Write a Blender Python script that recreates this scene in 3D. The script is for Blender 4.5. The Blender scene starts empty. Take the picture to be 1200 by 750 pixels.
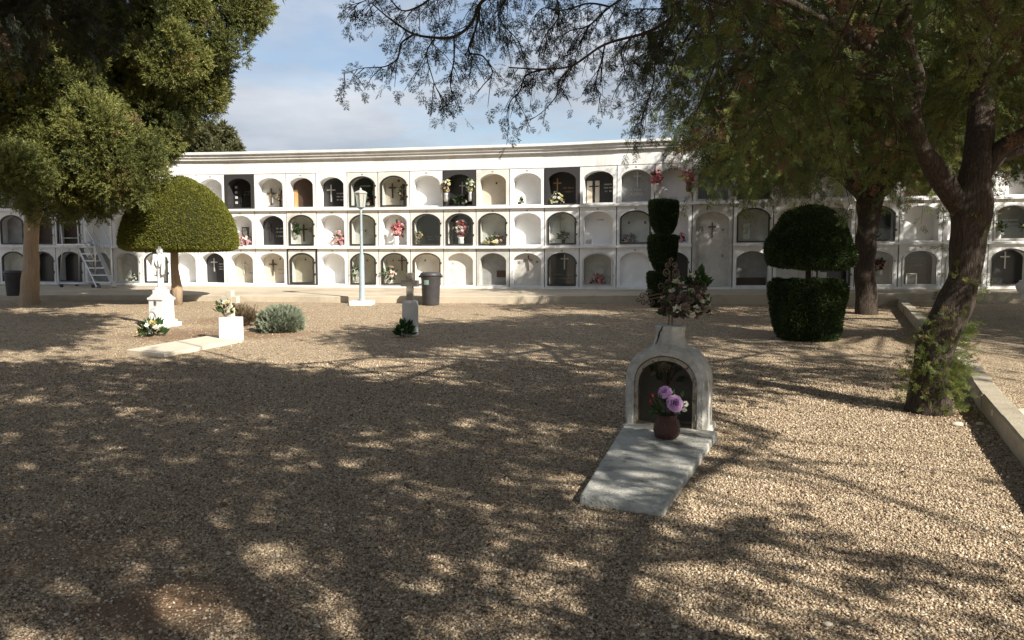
import bpy, bmesh, math, random
import numpy as np
from mathutils import Vector, Matrix

rng = np.random.default_rng(7)
random.seed(7)
R = math.radians
S = bpy.context.scene
C = S.collection

# ------------------------------------------------------------------ camera
F = 940.0
CAM_H = 1.45
PITCH = math.atan(75 / F)
SLOPE = 0.0294
cp, sp = math.cos(PITCH), math.sin(PITCH)

def ray(px, py):
    a, b = px - 600.0, 375.0 - py
    return Vector((a, F * cp + b * sp, -F * sp + b * cp))

def at(px, py, Y):
    d = ray(px, py)
    return Vector((0, 0, CAM_H)) + d * (Y / d.y)

def gz(y):
    return SLOPE * min(max(y, -12.0), 17.0)

def ground(px, py):
    d = ray(px, py)
    t = CAM_H / (SLOPE * d.y - d.z)
    return Vector((0, 0, CAM_H)) + d * t

def project(P):
    """(n,3) -> px, py, depth"""
    P = np.atleast_2d(P)
    x = P[:, 0]; y = P[:, 1]; z = P[:, 2] - CAM_H
    dep = y * cp - z * sp
    upc = y * sp + z * cp
    dd = np.where(dep > 0.05, dep, 0.05)
    return 600 + F * x / dd, 375 - F * upc / dd, dep

cam_d = bpy.data.cameras.new('camera')
cam = bpy.data.objects.new('camera', cam_d)
C.objects.link(cam)
cam.location = (0, 0, CAM_H)
cam.rotation_euler = (math.pi / 2 - PITCH, 0, 0)
cam_d.sensor_fit = 'HORIZONTAL'
cam_d.sensor_width = 36
cam_d.lens = 36 * F / 1200
cam_d.clip_start = 0.05
cam_d.clip_end = 2000
S.camera = cam

# ------------------------------------------------------------------ light
SUN_AZ, SUN_EL = 45.0, 35.0
sd = Vector((-math.sin(R(SUN_AZ)) * math.cos(R(SUN_EL)), math.cos(R(SUN_AZ)) * math.cos(R(SUN_EL)), -math.sin(R(SUN_EL))))
ld = bpy.data.lights.new('sun', 'SUN')
ld.energy = 5.0
ld.angle = R(0.53)
ld.color = (1.0, 0.945, 0.85)
lo = bpy.data.objects.new('sun', ld)
C.objects.link(lo)
lo.rotation_euler = sd.to_track_quat('-Z', 'Y').to_euler()

w = bpy.data.worlds.new('World')
S.world = w
w.use_nodes = True
nt = w.node_tree
nt.nodes.clear()
out = nt.nodes.new('ShaderNodeOutputWorld')
sky = nt.nodes.new('ShaderNodeTexSky')
sky.sky_type = 'NISHITA'
sky.sun_disc = False
sky.sun_elevation = R(SUN_EL)
sky.sun_rotation = R(180 - SUN_AZ)
sky.air_density = 1.0
sky.dust_density = 0.6
bg = nt.nodes.new('ShaderNodeBackground')
bg.inputs[1].default_value = 0.073
nt.links.new(sky.outputs[0], bg.inputs[0])
tc = nt.nodes.new('ShaderNodeTexCoord')
mp = nt.nodes.new('ShaderNodeMapping')
mp.inputs['Scale'].default_value = (1.0, 1.0, 3.4)
mp.inputs['Location'].default_value = (0.35, 0.2, 0.1)
nt.links.new(tc.outputs['Generated'], mp.inputs[0])
n1 = nt.nodes.new('ShaderNodeTexNoise')
n1.inputs['Scale'].default_value = 2.6
n1.inputs['Detail'].default_value = 9
n1.inputs['Roughness'].default_value = 0.56
n1.inputs['Distortion'].default_value = 0.5
nt.links.new(mp.outputs[0], n1.inputs[0])
cr = nt.nodes.new('ShaderNodeValToRGB')
cr.color_ramp.elements[0].position = 0.40
cr.color_ramp.elements[0].color = (0.25, 0.25, 0.25, 1)
cr.color_ramp.elements[1].position = 0.58
cr.color_ramp.elements[1].color = (0.93, 0.93, 0.93, 1)
nt.links.new(n1.outputs[0], cr.inputs[0])
n2 = nt.nodes.new('ShaderNodeTexNoise')
n2.inputs['Scale'].default_value = 4.5
n2.inputs['Detail'].default_value = 7
nt.links.new(mp.outputs[0], n2.inputs[0])
cr2 = nt.nodes.new('ShaderNodeValToRGB')
cr2.color_ramp.elements[0].position = 0.35
cr2.color_ramp.elements[0].color = (0.37, 0.42, 0.50, 1)
cr2.color_ramp.elements[1].position = 0.68
cr2.color_ramp.elements[1].color = (0.68, 0.70, 0.74, 1)
nt.links.new(n2.outputs[0], cr2.inputs[0])
bg2 = nt.nodes.new('ShaderNodeBackground')
bg2.inputs[1].default_value = 0.60
nt.links.new(cr2.outputs[0], bg2.inputs[0])
mx = nt.nodes.new('ShaderNodeMixShader')
nt.links.new(cr.outputs[0], mx.inputs[0])
nt.links.new(bg.outputs[0], mx.inputs[1])
nt.links.new(bg2.outputs[0], mx.inputs[2])
nt.links.new(mx.outputs[0], out.inputs[0])

S.view_settings.view_transform = 'Standard'
S.view_settings.look = 'None'
S.view_settings.gamma = 1
S.view_settings.use_curve_mapping = False
S.view_settings.exposure = 0.95
S.cycles.use_denoising = True
S.cycles.denoising_prefilter = 'NONE'
S.cycles.use_adaptive_sampling = False
S.cycles.max_bounces = 7
S.cycles.transparent_max_bounces = 12

# ------------------------------------------------------------------ materials
def rgba(c):
    return (c[0], c[1], c[2], 1)

def mat(name, c1, c2=None, scale=6.0, rough=0.8, bump=0.0, bscale=60.0, metal=0.0, spec=0.4, c3=None, s3=1.2, lo3=0.55, hi3=0.7, coord='Object', stretch=None, emis=None):
    m = bpy.data.materials.new(name)
    m.use_nodes = True
    t = m.node_tree
    b = t.nodes['Principled BSDF']
    b.inputs['Roughness'].default_value = rough
    b.inputs['Metallic'].default_value = metal
    b.inputs['Specular IOR Level'].default_value = spec
    tcn = t.nodes.new('ShaderNodeTexCoord')
    src = tcn.outputs[coord]
    if stretch:
        mpn = t.nodes.new('ShaderNodeMapping')
        mpn.inputs['Scale'].default_value = stretch
        t.links.new(src, mpn.inputs[0])
        src = mpn.outputs[0]
    c2 = c2 or tuple(x * 0.8 for x in c1)
    n = t.nodes.new('ShaderNodeTexNoise')
    n.inputs['Scale'].default_value = scale
    n.inputs['Detail'].default_value = 7
    n.inputs['Roughness'].default_value = 0.65
    t.links.new(src, n.inputs[0])
    rp = t.nodes.new('ShaderNodeValToRGB')
    rp.color_ramp.elements[0].position = 0.33
    rp.color_ramp.elements[1].position = 0.66
    rp.color_ramp.elements[0].color = rgba(c1)
    rp.color_ramp.elements[1].color = rgba(c2)
    t.links.new(n.outputs[0], rp.inputs[0])
    col = rp.outputs[0]
    if c3:
        na = t.nodes.new('ShaderNodeTexNoise')
        na.inputs['Scale'].default_value = s3
        na.inputs['Detail'].default_value = 9
        na.inputs['Roughness'].default_value = 0.7
        t.links.new(src, na.inputs[0])
        mr = t.nodes.new('ShaderNodeMapRange')
        mr.inputs[1].default_value = lo3
        mr.inputs[2].default_value = hi3
        t.links.new(na.outputs[0], mr.inputs[0])
        mxn = t.nodes.new('ShaderNodeMix')
        mxn.data_type = 'RGBA'
        t.links.new(mr.outputs[0], mxn.inputs[0])
        t.links.new(col, mxn.inputs[6])
        mxn.inputs[7].default_value = rgba(c3)
        col = mxn.outputs[2]
    t.links.new(col, b.inputs['Base Color'])
    if bump:
        nb = t.nodes.new('ShaderNodeTexNoise')
        nb.inputs['Scale'].default_value = bscale
        nb.inputs['Detail'].default_value = 6
        t.links.new(src, nb.inputs[0])
        bp = t.nodes.new('ShaderNodeBump')
        bp.inputs['Strength'].default_value = bump
        bp.inputs['Distance'].default_value = 0.02
        t.links.new(nb.outputs[0], bp.inputs['Height'])
        t.links.new(bp.outputs[0], b.inputs['Normal'])
    return m

def leaf_mat(name, stops, transl=0.3, rough=0.55, spec=0.25):
    m = bpy.data.materials.new(name)
    m.use_nodes = True
    t = m.node_tree
    b = t.nodes['Principled BSDF']
    b.inputs['Roughness'].default_value = rough
    b.inputs['Specular IOR Level'].default_value = spec
    a = t.nodes.new('ShaderNodeAttribute')
    a.attribute_name = 'tint'
    rp = t.nodes.new('ShaderNodeValToRGB')
    e = rp.color_ramp.elements
    while len(e) < len(stops):
        e.new(0.5)
    for i, (p, c) in enumerate(stops):
        e[i].position = p
        e[i].color = rgba(c)
    t.links.new(a.outputs['Fac'], rp.inputs[0])
    t.links.new(rp.outputs[0], b.inputs['Base Color'])
    tr = t.nodes.new('ShaderNodeBsdfTranslucent')
    t.links.new(rp.outputs[0], tr.inputs[0])
    ms = t.nodes.new('ShaderNodeMixShader')
    ms.inputs[0].default_value = transl
    t.links.new(b.outputs[0], ms.inputs[1])
    t.links.new(tr.outputs[0], ms.inputs[2])
    t.links.new(ms.outputs[0], t.nodes['Material Output'].inputs[0])
    return m

def glass_mat(name, tintc=(0.9, 0.93, 0.92)):
    m = bpy.data.materials.new(name)
    m.use_nodes = True
    t = m.node_tree
    t.nodes.remove(t.nodes['Principled BSDF'])
    tr = t.nodes.new('ShaderNodeBsdfTransparent')
    tr.inputs[0].default_value = rgba(tintc)
    gl = t.nodes.new('ShaderNodeBsdfGlossy')
    gl.inputs['Roughness'].default_value = 0.04
    lw = t.nodes.new('ShaderNodeLayerWeight')
    lw.inputs[0].default_value = 0.5
    pw = t.nodes.new('ShaderNodeMath')
    pw.operation = 'POWER'
    t.links.new(lw.outputs['Facing'], pw.inputs[0])
    pw.inputs[1].default_value = 4.0
    mr = t.nodes.new('ShaderNodeMath')
    mr.operation = 'MULTIPLY_ADD'
    t.links.new(pw.outputs[0], mr.inputs[0])
    mr.inputs[1].default_value = 0.8
    mr.inputs[2].default_value = 0.045
    ms = t.nodes.new('ShaderNodeMixShader')
    t.links.new(mr.outputs[0], ms.inputs[0])
    t.links.new(tr.outputs[0], ms.inputs[1])
    t.links.new(gl.outputs[0], ms.inputs[2])
    t.links.new(ms.outputs[0], t.nodes['Material Output'].inputs[0])
    return m

M = {}
M['plaster'] = mat('white_plaster', (0.79, 0.785, 0.77), (0.72, 0.715, 0.70), 4, 0.85, 0.15, 30, c3=(0.52, 0.505, 0.47), s3=3.2, lo3=0.49, hi3=0.78, stretch=(1, 1, 0.35))
M['plaster2'] = mat('fresh_white_plaster', (0.81, 0.808, 0.80), (0.76, 0.757, 0.745), 4, 0.85, 0.1, 30)
M['cream'] = mat('cream_plaster', (0.70, 0.675, 0.625), (0.60, 0.575, 0.53), 4, 0.85, 0.15, 30, c3=(0.47, 0.42, 0.34), s3=2.0)
M['greyplaster'] = mat('grey_weathered_plaster', (0.50, 0.49, 0.46), (0.40, 0.39, 0.36), 5, 0.85, 0.2, 30, c3=(0.28, 0.27, 0.24), s3=3)
M['marble'] = mat('pale_marble', (0.60, 0.58, 0.54), (0.48, 0.46, 0.42), 5, 0.45, 0, c3=(0.38, 0.36, 0.33), s3=4)
M['beige'] = mat('beige_stone', (0.56, 0.50, 0.41), (0.47, 0.42, 0.34), 6, 0.6)
M['grey'] = mat('grey_stone', (0.30, 0.30, 0.29), (0.22, 0.22, 0.215), 8, 0.5)
M['black'] = mat('black_granite', (0.018, 0.018, 0.019), (0.035, 0.034, 0.034), 160, 0.28, spec=0.5)
M['darksurround'] = mat('dark_granite_surround', (0.028, 0.027, 0.029), (0.055, 0.053, 0.053), 140, 0.35, spec=0.5)
M['brown'] = mat('brown_marble', (0.050, 0.030, 0.022), (0.075, 0.045, 0.03), 5, 0.5)
M['ochre'] = mat('sunlit_brown_marble', (0.50, 0.31, 0.13), (0.42, 0.25, 0.10), 6, 0.5)  # sunlit tone of the brown marble, painted as a colour of its own
M['frame'] = mat('dark_metal_frame', (0.035, 0.034, 0.033), (0.06, 0.058, 0.055), 30, 0.45, metal=0.4)
M['alu'] = mat('aluminium', (0.62, 0.63, 0.64), (0.5, 0.51, 0.52), 30, 0.38, metal=0.85)
M['silver'] = mat('silver_metal', (0.55, 0.54, 0.52), (0.45, 0.44, 0.42), 30, 0.45, metal=0.5)
M['bronze'] = mat('bronze_metal', (0.09, 0.065, 0.04), (0.14, 0.10, 0.06), 40, 0.45, metal=0.5)
M['gold'] = mat('gilt_metal', (0.55, 0.33, 0.12), (0.45, 0.27, 0.1), 40, 0.4, metal=0.5)
M['letterw'] = mat('pale_lettering', (0.6, 0.59, 0.57), (0.5, 0.49, 0.47), 40, 0.6)
M['iron'] = mat('rusty_iron', (0.10, 0.075, 0.06), (0.22, 0.15, 0.11), 60, 0.8, 0.3, 200, metal=0.2, c3=(0.30, 0.26, 0.23), s3=20)
M['rust'] = mat('rust_painted_metal', (0.40, 0.36, 0.30), (0.30, 0.24, 0.17), 20, 0.7, 0.2, 100, c3=(0.09, 0.045, 0.025), s3=14, lo3=0.5, hi3=0.62)
M['glass'] = glass_mat('clear_glass')
M['dirtyglass'] = glass_mat('dusty_glass', (0.55, 0.52, 0.47))
M['concrete'] = mat('path_concrete', (0.50, 0.425, 0.32), (0.42, 0.355, 0.265), 1.5, 0.9, 0.25, 40, c3=(0.27, 0.225, 0.165), s3=0.7, lo3=0.5, hi3=0.72)
M['kerb'] = mat('kerb_concrete', (0.42, 0.37, 0.28), (0.33, 0.285, 0.21), 6, 0.9, 0.4, 60, c3=(0.22, 0.185, 0.13), s3=2.5)
M['slab'] = mat('weathered_slab', (0.56, 0.55, 0.50), (0.42, 0.41, 0.36), 9, 0.85, 0.6, 70, c3=(0.20, 0.185, 0.15), s3=6, lo3=0.49, hi3=0.68)
M['slab2'] = mat('pale_slab', (0.60, 0.53, 0.42), (0.52, 0.455, 0.35), 4, 0.85, 0.2, 50)
M['oldwhite'] = mat('weathered_whitewash', (0.55, 0.535, 0.49), (0.40, 0.385, 0.34), 9, 0.85, 0.5, 60, c3=(0.20, 0.18, 0.15), s3=7, lo3=0.50, hi3=0.72)
M['crack'] = mat('dark_crack', (0.02, 0.018, 0.015), (0.03, 0.025, 0.02), 20, 1.0)
M['statue'] = mat('white_stone', (0.80, 0.79, 0.765), (0.73, 0.72, 0.69), 10, 0.7, 0.1, 40)
M['stonecross'] = mat('brown_grey_stone', (0.36, 0.315, 0.26), (0.28, 0.245, 0.20), 10, 0.9, 0.4, 60)
M['paleconcrete'] = mat('pale_concrete', (0.58, 0.565, 0.53), (0.48, 0.465, 0.43), 8, 0.85, 0.3, 60, c3=(0.36, 0.34, 0.30), s3=6)
M['lamp'] = mat('grey_blue_paint', (0.30, 0.36, 0.385), (0.24, 0.295, 0.315), 12, 0.5)
M['lampglass'] = mat('milky_lamp_glass', (0.46, 0.44, 0.385), (0.40, 0.38, 0.33), 8, 0.25)
M['bin'] = mat('dark_grey_plastic', (0.040, 0.038, 0.040), (0.058, 0.054, 0.055), 8, 0.5)
M['binlabel'] = mat('pale_green_sticker', (0.25, 0.36, 0.32), (0.2, 0.3, 0.27), 30, 0.5)
M['white'] = mat('white_enamel', (0.8, 0.8, 0.78), (0.72, 0.72, 0.7), 20, 0.4)
M['photo'] = mat('dark_portrait', (0.03, 0.03, 0.03), (0.25, 0.22, 0.2), 9, 0.3)
M['terracotta'] = mat('brown_ceramic', (0.095, 0.036, 0.022), (0.055, 0.022, 0.015), 45, 0.45, 0.9, 70)
M['bark'] = mat('dark_bark', (0.062, 0.043, 0.031), (0.022, 0.016, 0.012), 5, 0.95, 1.0, 14, stretch=(11, 11, 1.6), c3=(0.11, 0.082, 0.06), s3=6, lo3=0.5, hi3=0.68)
M['bark2'] = mat('tan_bark', (0.40, 0.29, 0.19), (0.30, 0.215, 0.14), 4, 0.95, 0.8, 14, stretch=(6, 6, 0.8), c3=(0.22, 0.155, 0.10), s3=5, lo3=0.55, hi3=0.72)
M['twig'] = mat('twig_bark', (0.075, 0.052, 0.038), (0.045, 0.032, 0.024), 20, 0.95)
M['whitepaper'] = mat('ivory_petals', (0.70, 0.66, 0.52), (0.62, 0.56, 0.42), 30, 0.7)

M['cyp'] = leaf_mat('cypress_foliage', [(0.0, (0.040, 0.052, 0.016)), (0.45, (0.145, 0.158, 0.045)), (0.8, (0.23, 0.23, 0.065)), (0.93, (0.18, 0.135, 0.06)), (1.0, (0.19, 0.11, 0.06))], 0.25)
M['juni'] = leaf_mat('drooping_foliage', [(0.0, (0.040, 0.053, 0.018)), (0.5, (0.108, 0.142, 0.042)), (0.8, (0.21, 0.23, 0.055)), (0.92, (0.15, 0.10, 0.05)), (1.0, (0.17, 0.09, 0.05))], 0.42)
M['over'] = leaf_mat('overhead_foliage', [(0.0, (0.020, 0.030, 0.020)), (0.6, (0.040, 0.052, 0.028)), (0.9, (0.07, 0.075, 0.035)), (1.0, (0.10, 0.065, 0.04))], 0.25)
M['yewlit'] = leaf_mat('clipped_sunlit_yew', [(0.0, (0.075, 0.082, 0.012)), (0.6, (0.150, 0.155, 0.022)), (1.0, (0.21, 0.20, 0.038))], 0.2)  # yew with the brightness of full sun put into its colour
M['yewshade'] = leaf_mat('clipped_shaded_yew', [(0.0, (0.018, 0.032, 0.010)), (0.6, (0.036, 0.060, 0.018)), (1.0, (0.095, 0.13, 0.036))], 0.2)  # yew colour darkened to stand in for shade
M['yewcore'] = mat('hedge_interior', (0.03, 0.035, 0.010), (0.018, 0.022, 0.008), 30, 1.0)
M['santo'] = leaf_mat('silver_green_foliage', [(0.0, (0.13, 0.15, 0.10)), (0.6, (0.23, 0.26, 0.18)), (1.0, (0.32, 0.345, 0.25))], 0.2)
M['dry'] = leaf_mat('dry_foliage', [(0.0, (0.10, 0.07, 0.045)), (0.6, (0.20, 0.145, 0.09)), (1.0, (0.20, 0.19, 0.11))], 0.2)
M['far'] = leaf_mat('far_foliage', [(0.0, (0.055, 0.06, 0.025)), (0.6, (0.10, 0.10, 0.045)), (1.0, (0.15, 0.14, 0.06))], 0.2)
M['leafg'] = leaf_mat('green_leaves', [(0.0, (0.02, 0.05, 0.015)), (1.0, (0.07, 0.13, 0.04))], 0.25)
M['pebble'] = leaf_mat('gravel_stones', [(0.0, (0.085, 0.056, 0.036)), (0.25, (0.24, 0.172, 0.112)), (0.5, (0.42, 0.322, 0.215)), (0.8, (0.525, 0.422, 0.295)), (1.0, (0.67, 0.59, 0.47))], 0.0, 0.8, 0.3)

def petal_mat(name, c1, c2):
    return leaf_mat(name, [(0.0, c1), (1.0, c2)], 0.3, 0.6)
M['pink'] = petal_mat('pink_petals', (0.65, 0.12, 0.18), (0.85, 0.62, 0.62))
M['redpink'] = petal_mat('red_petals', (0.55, 0.03, 0.07), (0.75, 0.40, 0.38))
M['salmon'] = petal_mat('salmon_petals', (0.62, 0.25, 0.22), (0.8, 0.66, 0.58))
M['whitef'] = petal_mat('white_petals', (0.68, 0.65, 0.54), (0.86, 0.85, 0.80))
M['yellowf'] = petal_mat('yellow_petals', (0.45, 0.36, 0.10), (0.72, 0.66, 0.38))
M['purple'] = petal_mat('mauve_petals', (0.33, 0.08, 0.36), (0.68, 0.42, 0.68))
M['dried'] = petal_mat('dried_petals', (0.10, 0.07, 0.055), (0.33, 0.24, 0.20))
M['darkred'] = petal_mat('dark_red_petals', (0.20, 0.02, 0.03), (0.4, 0.08, 0.08))

# ground material ------------------------------------------------------
DIRT = []     # (x, y, rx, ry, strength) patches of bare earth
def dirt(px, py, rx, ry, s=1.0):
    g = ground(px, py)
    DIRT.append((g.x, g.y, rx, ry, s))
dirt(205, 705, 0.40, 0.28, 1.0)
dirt(55, 640, 0.5, 0.45, 0.55)
dirt(215, 392, 0.95, 0.75, 0.85)
dirt(300, 392, 0.9, 0.55, 0.8)
dirt(275, 375, 0.9, 0.7, 0.7)
dirt(1110, 487, 0.35, 0.35, 0.7)
dirt(640, 360, 3.0, 0.5, 0.35)
dirt(900, 570, 0.3, 0.2, 0.4)

def ground_mat():
    m = bpy.data.materials.new('gravel_ground')
    m.use_nodes = True
    t = m.node_tree
    N, L = t.nodes, t.links
    b = N['Principled BSDF']
    b.inputs['Roughness'].default_value = 0.9
    b.inputs['Specular IOR Level'].default_value = 0.25
    tcn = N.new('ShaderNodeTexCoord')
    pos = tcn.outputs['Object']
    v = N.new('ShaderNodeTexVoronoi')
    v.inputs['Scale'].default_value = 62
    L.new(pos, v.inputs['Vector'])
    rp = N.new('ShaderNodeValToRGB')
    e = rp.color_ramp.elements
    for _ in range(3):
        e.new(0.5)
    for i, (p, c) in enumerate([(0, (0.12, 0.08, 0.048)), (0.25, (0.31, 0.228, 0.142)), (0.55, (0.445, 0.342, 0.22)), (0.8, (0.54, 0.435, 0.295)), (1, (0.66, 0.57, 0.43))]):
        e[i].position = p
        e[i].color = rgba(c)
    sx = N.new('ShaderNodeSeparateColor')
    L.new(v.outputs['Color'], sx.inputs[0])
    L.new(sx.outputs[0], rp.inputs[0])
    # colour darkens towards the gaps between stones
    gp = N.new('ShaderNodeMapRange')
    gp.inputs[1].default_value = 0.42
    gp.inputs[2].default_value = 0.75
    L.new(v.outputs['Distance'], gp.inputs[0])
    m0 = N.new('ShaderNodeMix'); m0.data_type = 'RGBA'
    L.new(gp.outputs[0], m0.inputs[0])
    L.new(rp.outputs[0], m0.inputs[6])
    m0.inputs[7].default_value = (0.20, 0.145, 0.095, 1)
    # broad patches
    n = N.new('ShaderNodeTexNoise')
    n.inputs['Scale'].default_value = 0.9
    n.inputs['Detail'].default_value = 8
    n.inputs['Roughness'].default_value = 0.65
    L.new(pos, n.inputs[0])
    mr = N.new('ShaderNodeMapRange')
    mr.inputs[1].default_value = 0.52
    mr.inputs[2].default_value = 0.78
    mr.inputs[4].default_value = 0.6
    L.new(n.outputs[0], mr.inputs[0])
    m1 = N.new('ShaderNodeMix'); m1.data_type = 'RGBA'
    L.new(mr.outputs[0], m1.inputs[0])
    L.new(m0.outputs[2], m1.inputs[6])
    m1.inputs[7].default_value = (0.25, 0.165, 0.10, 1)
    col = m1.outputs[2]
    # earth patches with ragged edges
    nd = N.new('ShaderNodeTexNoise')
    nd.inputs['Scale'].default_value = 7
    nd.inputs['Detail'].default_value = 8
    L.new(pos, nd.inputs[0])
    for (x, y, rx, ry, s) in DIRT:
        mpn = N.new('ShaderNodeMapping')
        mpn.vector_type = 'TEXTURE'
        mpn.inputs['Location'].default_value = (x, y, 0)
        mpn.inputs['Scale'].default_value = (rx, ry, 1000)
        L.new(pos, mpn.inputs[0])
        ln = N.new('ShaderNodeVectorMath'); ln.operation = 'LENGTH'
        L.new(mpn.outputs[0], ln.inputs[0])
        ad = N.new('ShaderNodeMath'); ad.operation = 'MULTIPLY_ADD'
        L.new(nd.outputs[0], ad.inputs[0])
        ad.inputs[1].default_value = 1.5
        L.new(ln.outputs['Value'], ad.inputs[2])
        mrr = N.new('ShaderNodeMapRange')
        mrr.inputs[1].default_value = 1.25
        mrr.inputs[2].default_value = 1.95
        mrr.inputs[3].default_value = s
        mrr.inputs[4].default_value = 0
        L.new(ad.outputs[0], mrr.inputs[0])
        mm = N.new('ShaderNodeMix'); mm.data_type = 'RGBA'
        L.new(mrr.outputs[0], mm.inputs[0])
        L.new(col, mm.inputs[6])
        mm.inputs[7].default_value = (0.215, 0.135, 0.08, 1)
        col = mm.outputs[2]
    L.new(col, b.inputs['Base Color'])
    inv = N.new('ShaderNodeMath'); inv.operation = 'SUBTRACT'
    inv.inputs[0].default_value = 1
    L.new(v.outputs['Distance'], inv.inputs[1])
    bp = N.new('ShaderNodeBump')
    bp.inputs['Strength'].default_value = 0.9
    bp.inputs['Distance'].default_value = 0.012
    L.new(inv.outputs[0], bp.inputs['Height'])
    L.new(bp.outputs[0], b.inputs['Normal'])
    return m
M['ground'] = ground_mat()

# ------------------------------------------------------------------ mesh helpers
class MB:
    def __init__(s):
        s.v = []; s.f = []; s.mi = []
    def add(s, vs, fs, mi=0):
        o = len(s.v)
        s.v.extend([tuple(x) for x in vs])
        for f in fs:
            s.f.append(tuple(i + o for i in f)); s.mi.append(mi)
        return s
    def box(s, c, size, mi=0, mtx=None):
        x, y, z = (size[0] / 2, size[1] / 2, size[2] / 2)
        vs = [Vector((sx * x, sy * y, sz * z)) for sx in (-1, 1) for sy in (-1, 1) for sz in (-1, 1)]
        vs = [(mtx @ q if mtx else q) + Vector(c) for q in vs]
        return s.add(vs, [(0, 1, 3, 2), (4, 6, 7, 5), (0, 4, 5, 1), (2, 3, 7, 6), (0, 2, 6, 4), (1, 5, 7, 3)], mi)
    def tube(s, pts, rad, sides=8, mi=0, cap=True):
        pts = [Vector(p) for p in pts]
        n = len(pts)
        if not hasattr(rad, '__len__'):
            rad = [rad] * n
        rings = []
        prev = None
        for i, p in enumerate(pts):
            d = (pts[min(i + 1, n - 1)] - pts[max(i - 1, 0)])
            if d.length < 1e-9: d = Vector((0, 0, 1))
            d.normalize()
            if prev is None:
                a = Vector((1, 0, 0)) if abs(d.x) < 0.8 else Vector((0, 1, 0))
                u = d.cross(a).normalized()
            else:
                u = (prev - d * prev.dot(d))
                u = u.normalized() if u.length > 1e-6 else d.orthogonal().normalized()
            prev = u
            v = d.cross(u)
            rings.append([p + (u * math.cos(2 * math.pi * k / sides) + v * math.sin(2 * math.pi * k / sides)) * rad[i] for k in range(sides)])
        vs = [q for r in rings for q in r]
        fs = []
        for i in range(n - 1):
            for k in range(sides):
                a, b = i * sides + k, i * sides + (k + 1) % sides
                fs.append((a, b, b + sides, a + sides))
        if cap:
            fs.append(tuple(range(sides))[::-1])
            fs.append(tuple(range((n - 1) * sides, n * sides)))
        return s.add(vs, fs, mi)
    def lathe(s, prof, c=(0, 0, 0), sides=24, mi=0, sq=None):
        c = Vector(c)
        vs = []
        for (r, z) in prof:
            for k in range(sides):
                a = 2 * math.pi * k / sides + (math.pi / sides if sides == 4 else 0)
                vs.append(c + Vector((r * math.cos(a), r * math.sin(a), z)))
        fs = []
        for i in range(len(prof) - 1):
            for k in range(sides):
                a, b = i * sides + k, i * sides + (k + 1) % sides
                fs.append((a, b, b + sides, a + sides))
        fs.append(tuple(range(sides))[::-1])
        fs.append(tuple(range((len(prof) - 1) * sides, len(prof) * sides)))
        return s.add(vs, fs, mi)
    def prism(s, poly, y0, y1, mi=0):
        """poly of (x,z), extruded along y"""
        n = len(poly)
        vs = [Vector((x, y0, z)) for x, z in poly] + [Vector((x, y1, z)) for x, z in poly]
        fs = [tuple(range(n)), tuple(range(n, 2 * n))[::-1]]
        for i in range(n):
            j = (i + 1) % n
            fs.append((i, i + n, j + n, j))
        return s.add(vs, fs, mi)
    def build(s, name, mats, parent=None, smooth=False, bevel=0, loc=None, segs=2):
        me = bpy.data.meshes.new(name)
        me.from_pydata(s.v, [], s.f)
        if not isinstance(mats, (list, tuple)): mats = [mats]
        for m in mats: me.materials.append(m)
        if len(mats) > 1: me.polygons.foreach_set('material_index', s.mi)
        bm = bmesh.new(); bm.from_mesh(me)
        bmesh.ops.recalc_face_normals(bm, faces=bm.faces)
        bm.to_mesh(me); bm.free()
        if smooth: me.polygons.foreach_set('use_smooth', [True] * len(me.polygons))
        o = bpy.data.objects.new(name, me)
        C.objects.link(o)
        if parent: o.parent = parent
        if loc is not None: o.location = loc
        if bevel:
            b = o.modifiers.new('bevel', 'BEVEL'); b.width = bevel; b.segments = segs; b.limit_method = 'ANGLE'
        return o

def thing(name, label, cat, loc=(0, 0, 0), rz=0, group=None):
    o = bpy.data.objects.new(name, None)
    C.objects.link(o)
    o.location = loc; o.rotation_euler = (0, 0, rz)
    o.empty_display_size = 0.1
    return tag(o, label, cat, group)

def tag(o, label, cat, group=None):
    o['label'] = label; o['category'] = cat
    if group: o['group'] = group
    return o

def np_mesh(name, V, Fq, mt, parent=None, tint=None, tri=False, loc=None):
    me = bpy.data.meshes.new(name)
    nv = len(V); k = Fq.shape[1]; nf = len(Fq)
    me.vertices.add(nv)
    me.vertices.foreach_set('co', V.astype(np.float32).ravel())
    me.loops.add(nf * k)
    me.loops.foreach_set('vertex_index', Fq.astype(np.int32).ravel())
    me.polygons.add(nf)
    me.polygons.foreach_set('loop_start', np.arange(0, nf * k, k, dtype=np.int32))
    me.polygons.foreach_set('loop_total', np.full(nf, k, dtype=np.int32))
    me.update(calc_edges=True)
    if tint is not None:
        a = me.attributes.new('tint', 'FLOAT', 'POINT')
        a.data.foreach_set('value', tint.astype(np.float32))
    me.materials.append(mt)
    o = bpy.data.objects.new(name, me)
    C.objects.link(o)
    if parent: o.parent = parent
    if loc is not None: o.location = loc
    return o

# --- foliage templates: rhombs along +y
def rhomb(p, ang, ln, wd, zt=0.0, az=0.0):
    d = np.array([math.sin(ang), math.cos(ang), zt]); s_ = np.array([math.cos(ang), -math.sin(ang), az])
    p = np.array(p, float)
    return [p, p + d * ln * 0.45 + s_ * wd / 2, p + d * ln, p + d * ln * 0.45 - s_ * wd / 2]

def tmpl(quads):
    V = np.array([q for r in quads for q in r])
    Fq = np.arange(len(V)).reshape(-1, 4)
    return V, Fq

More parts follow.
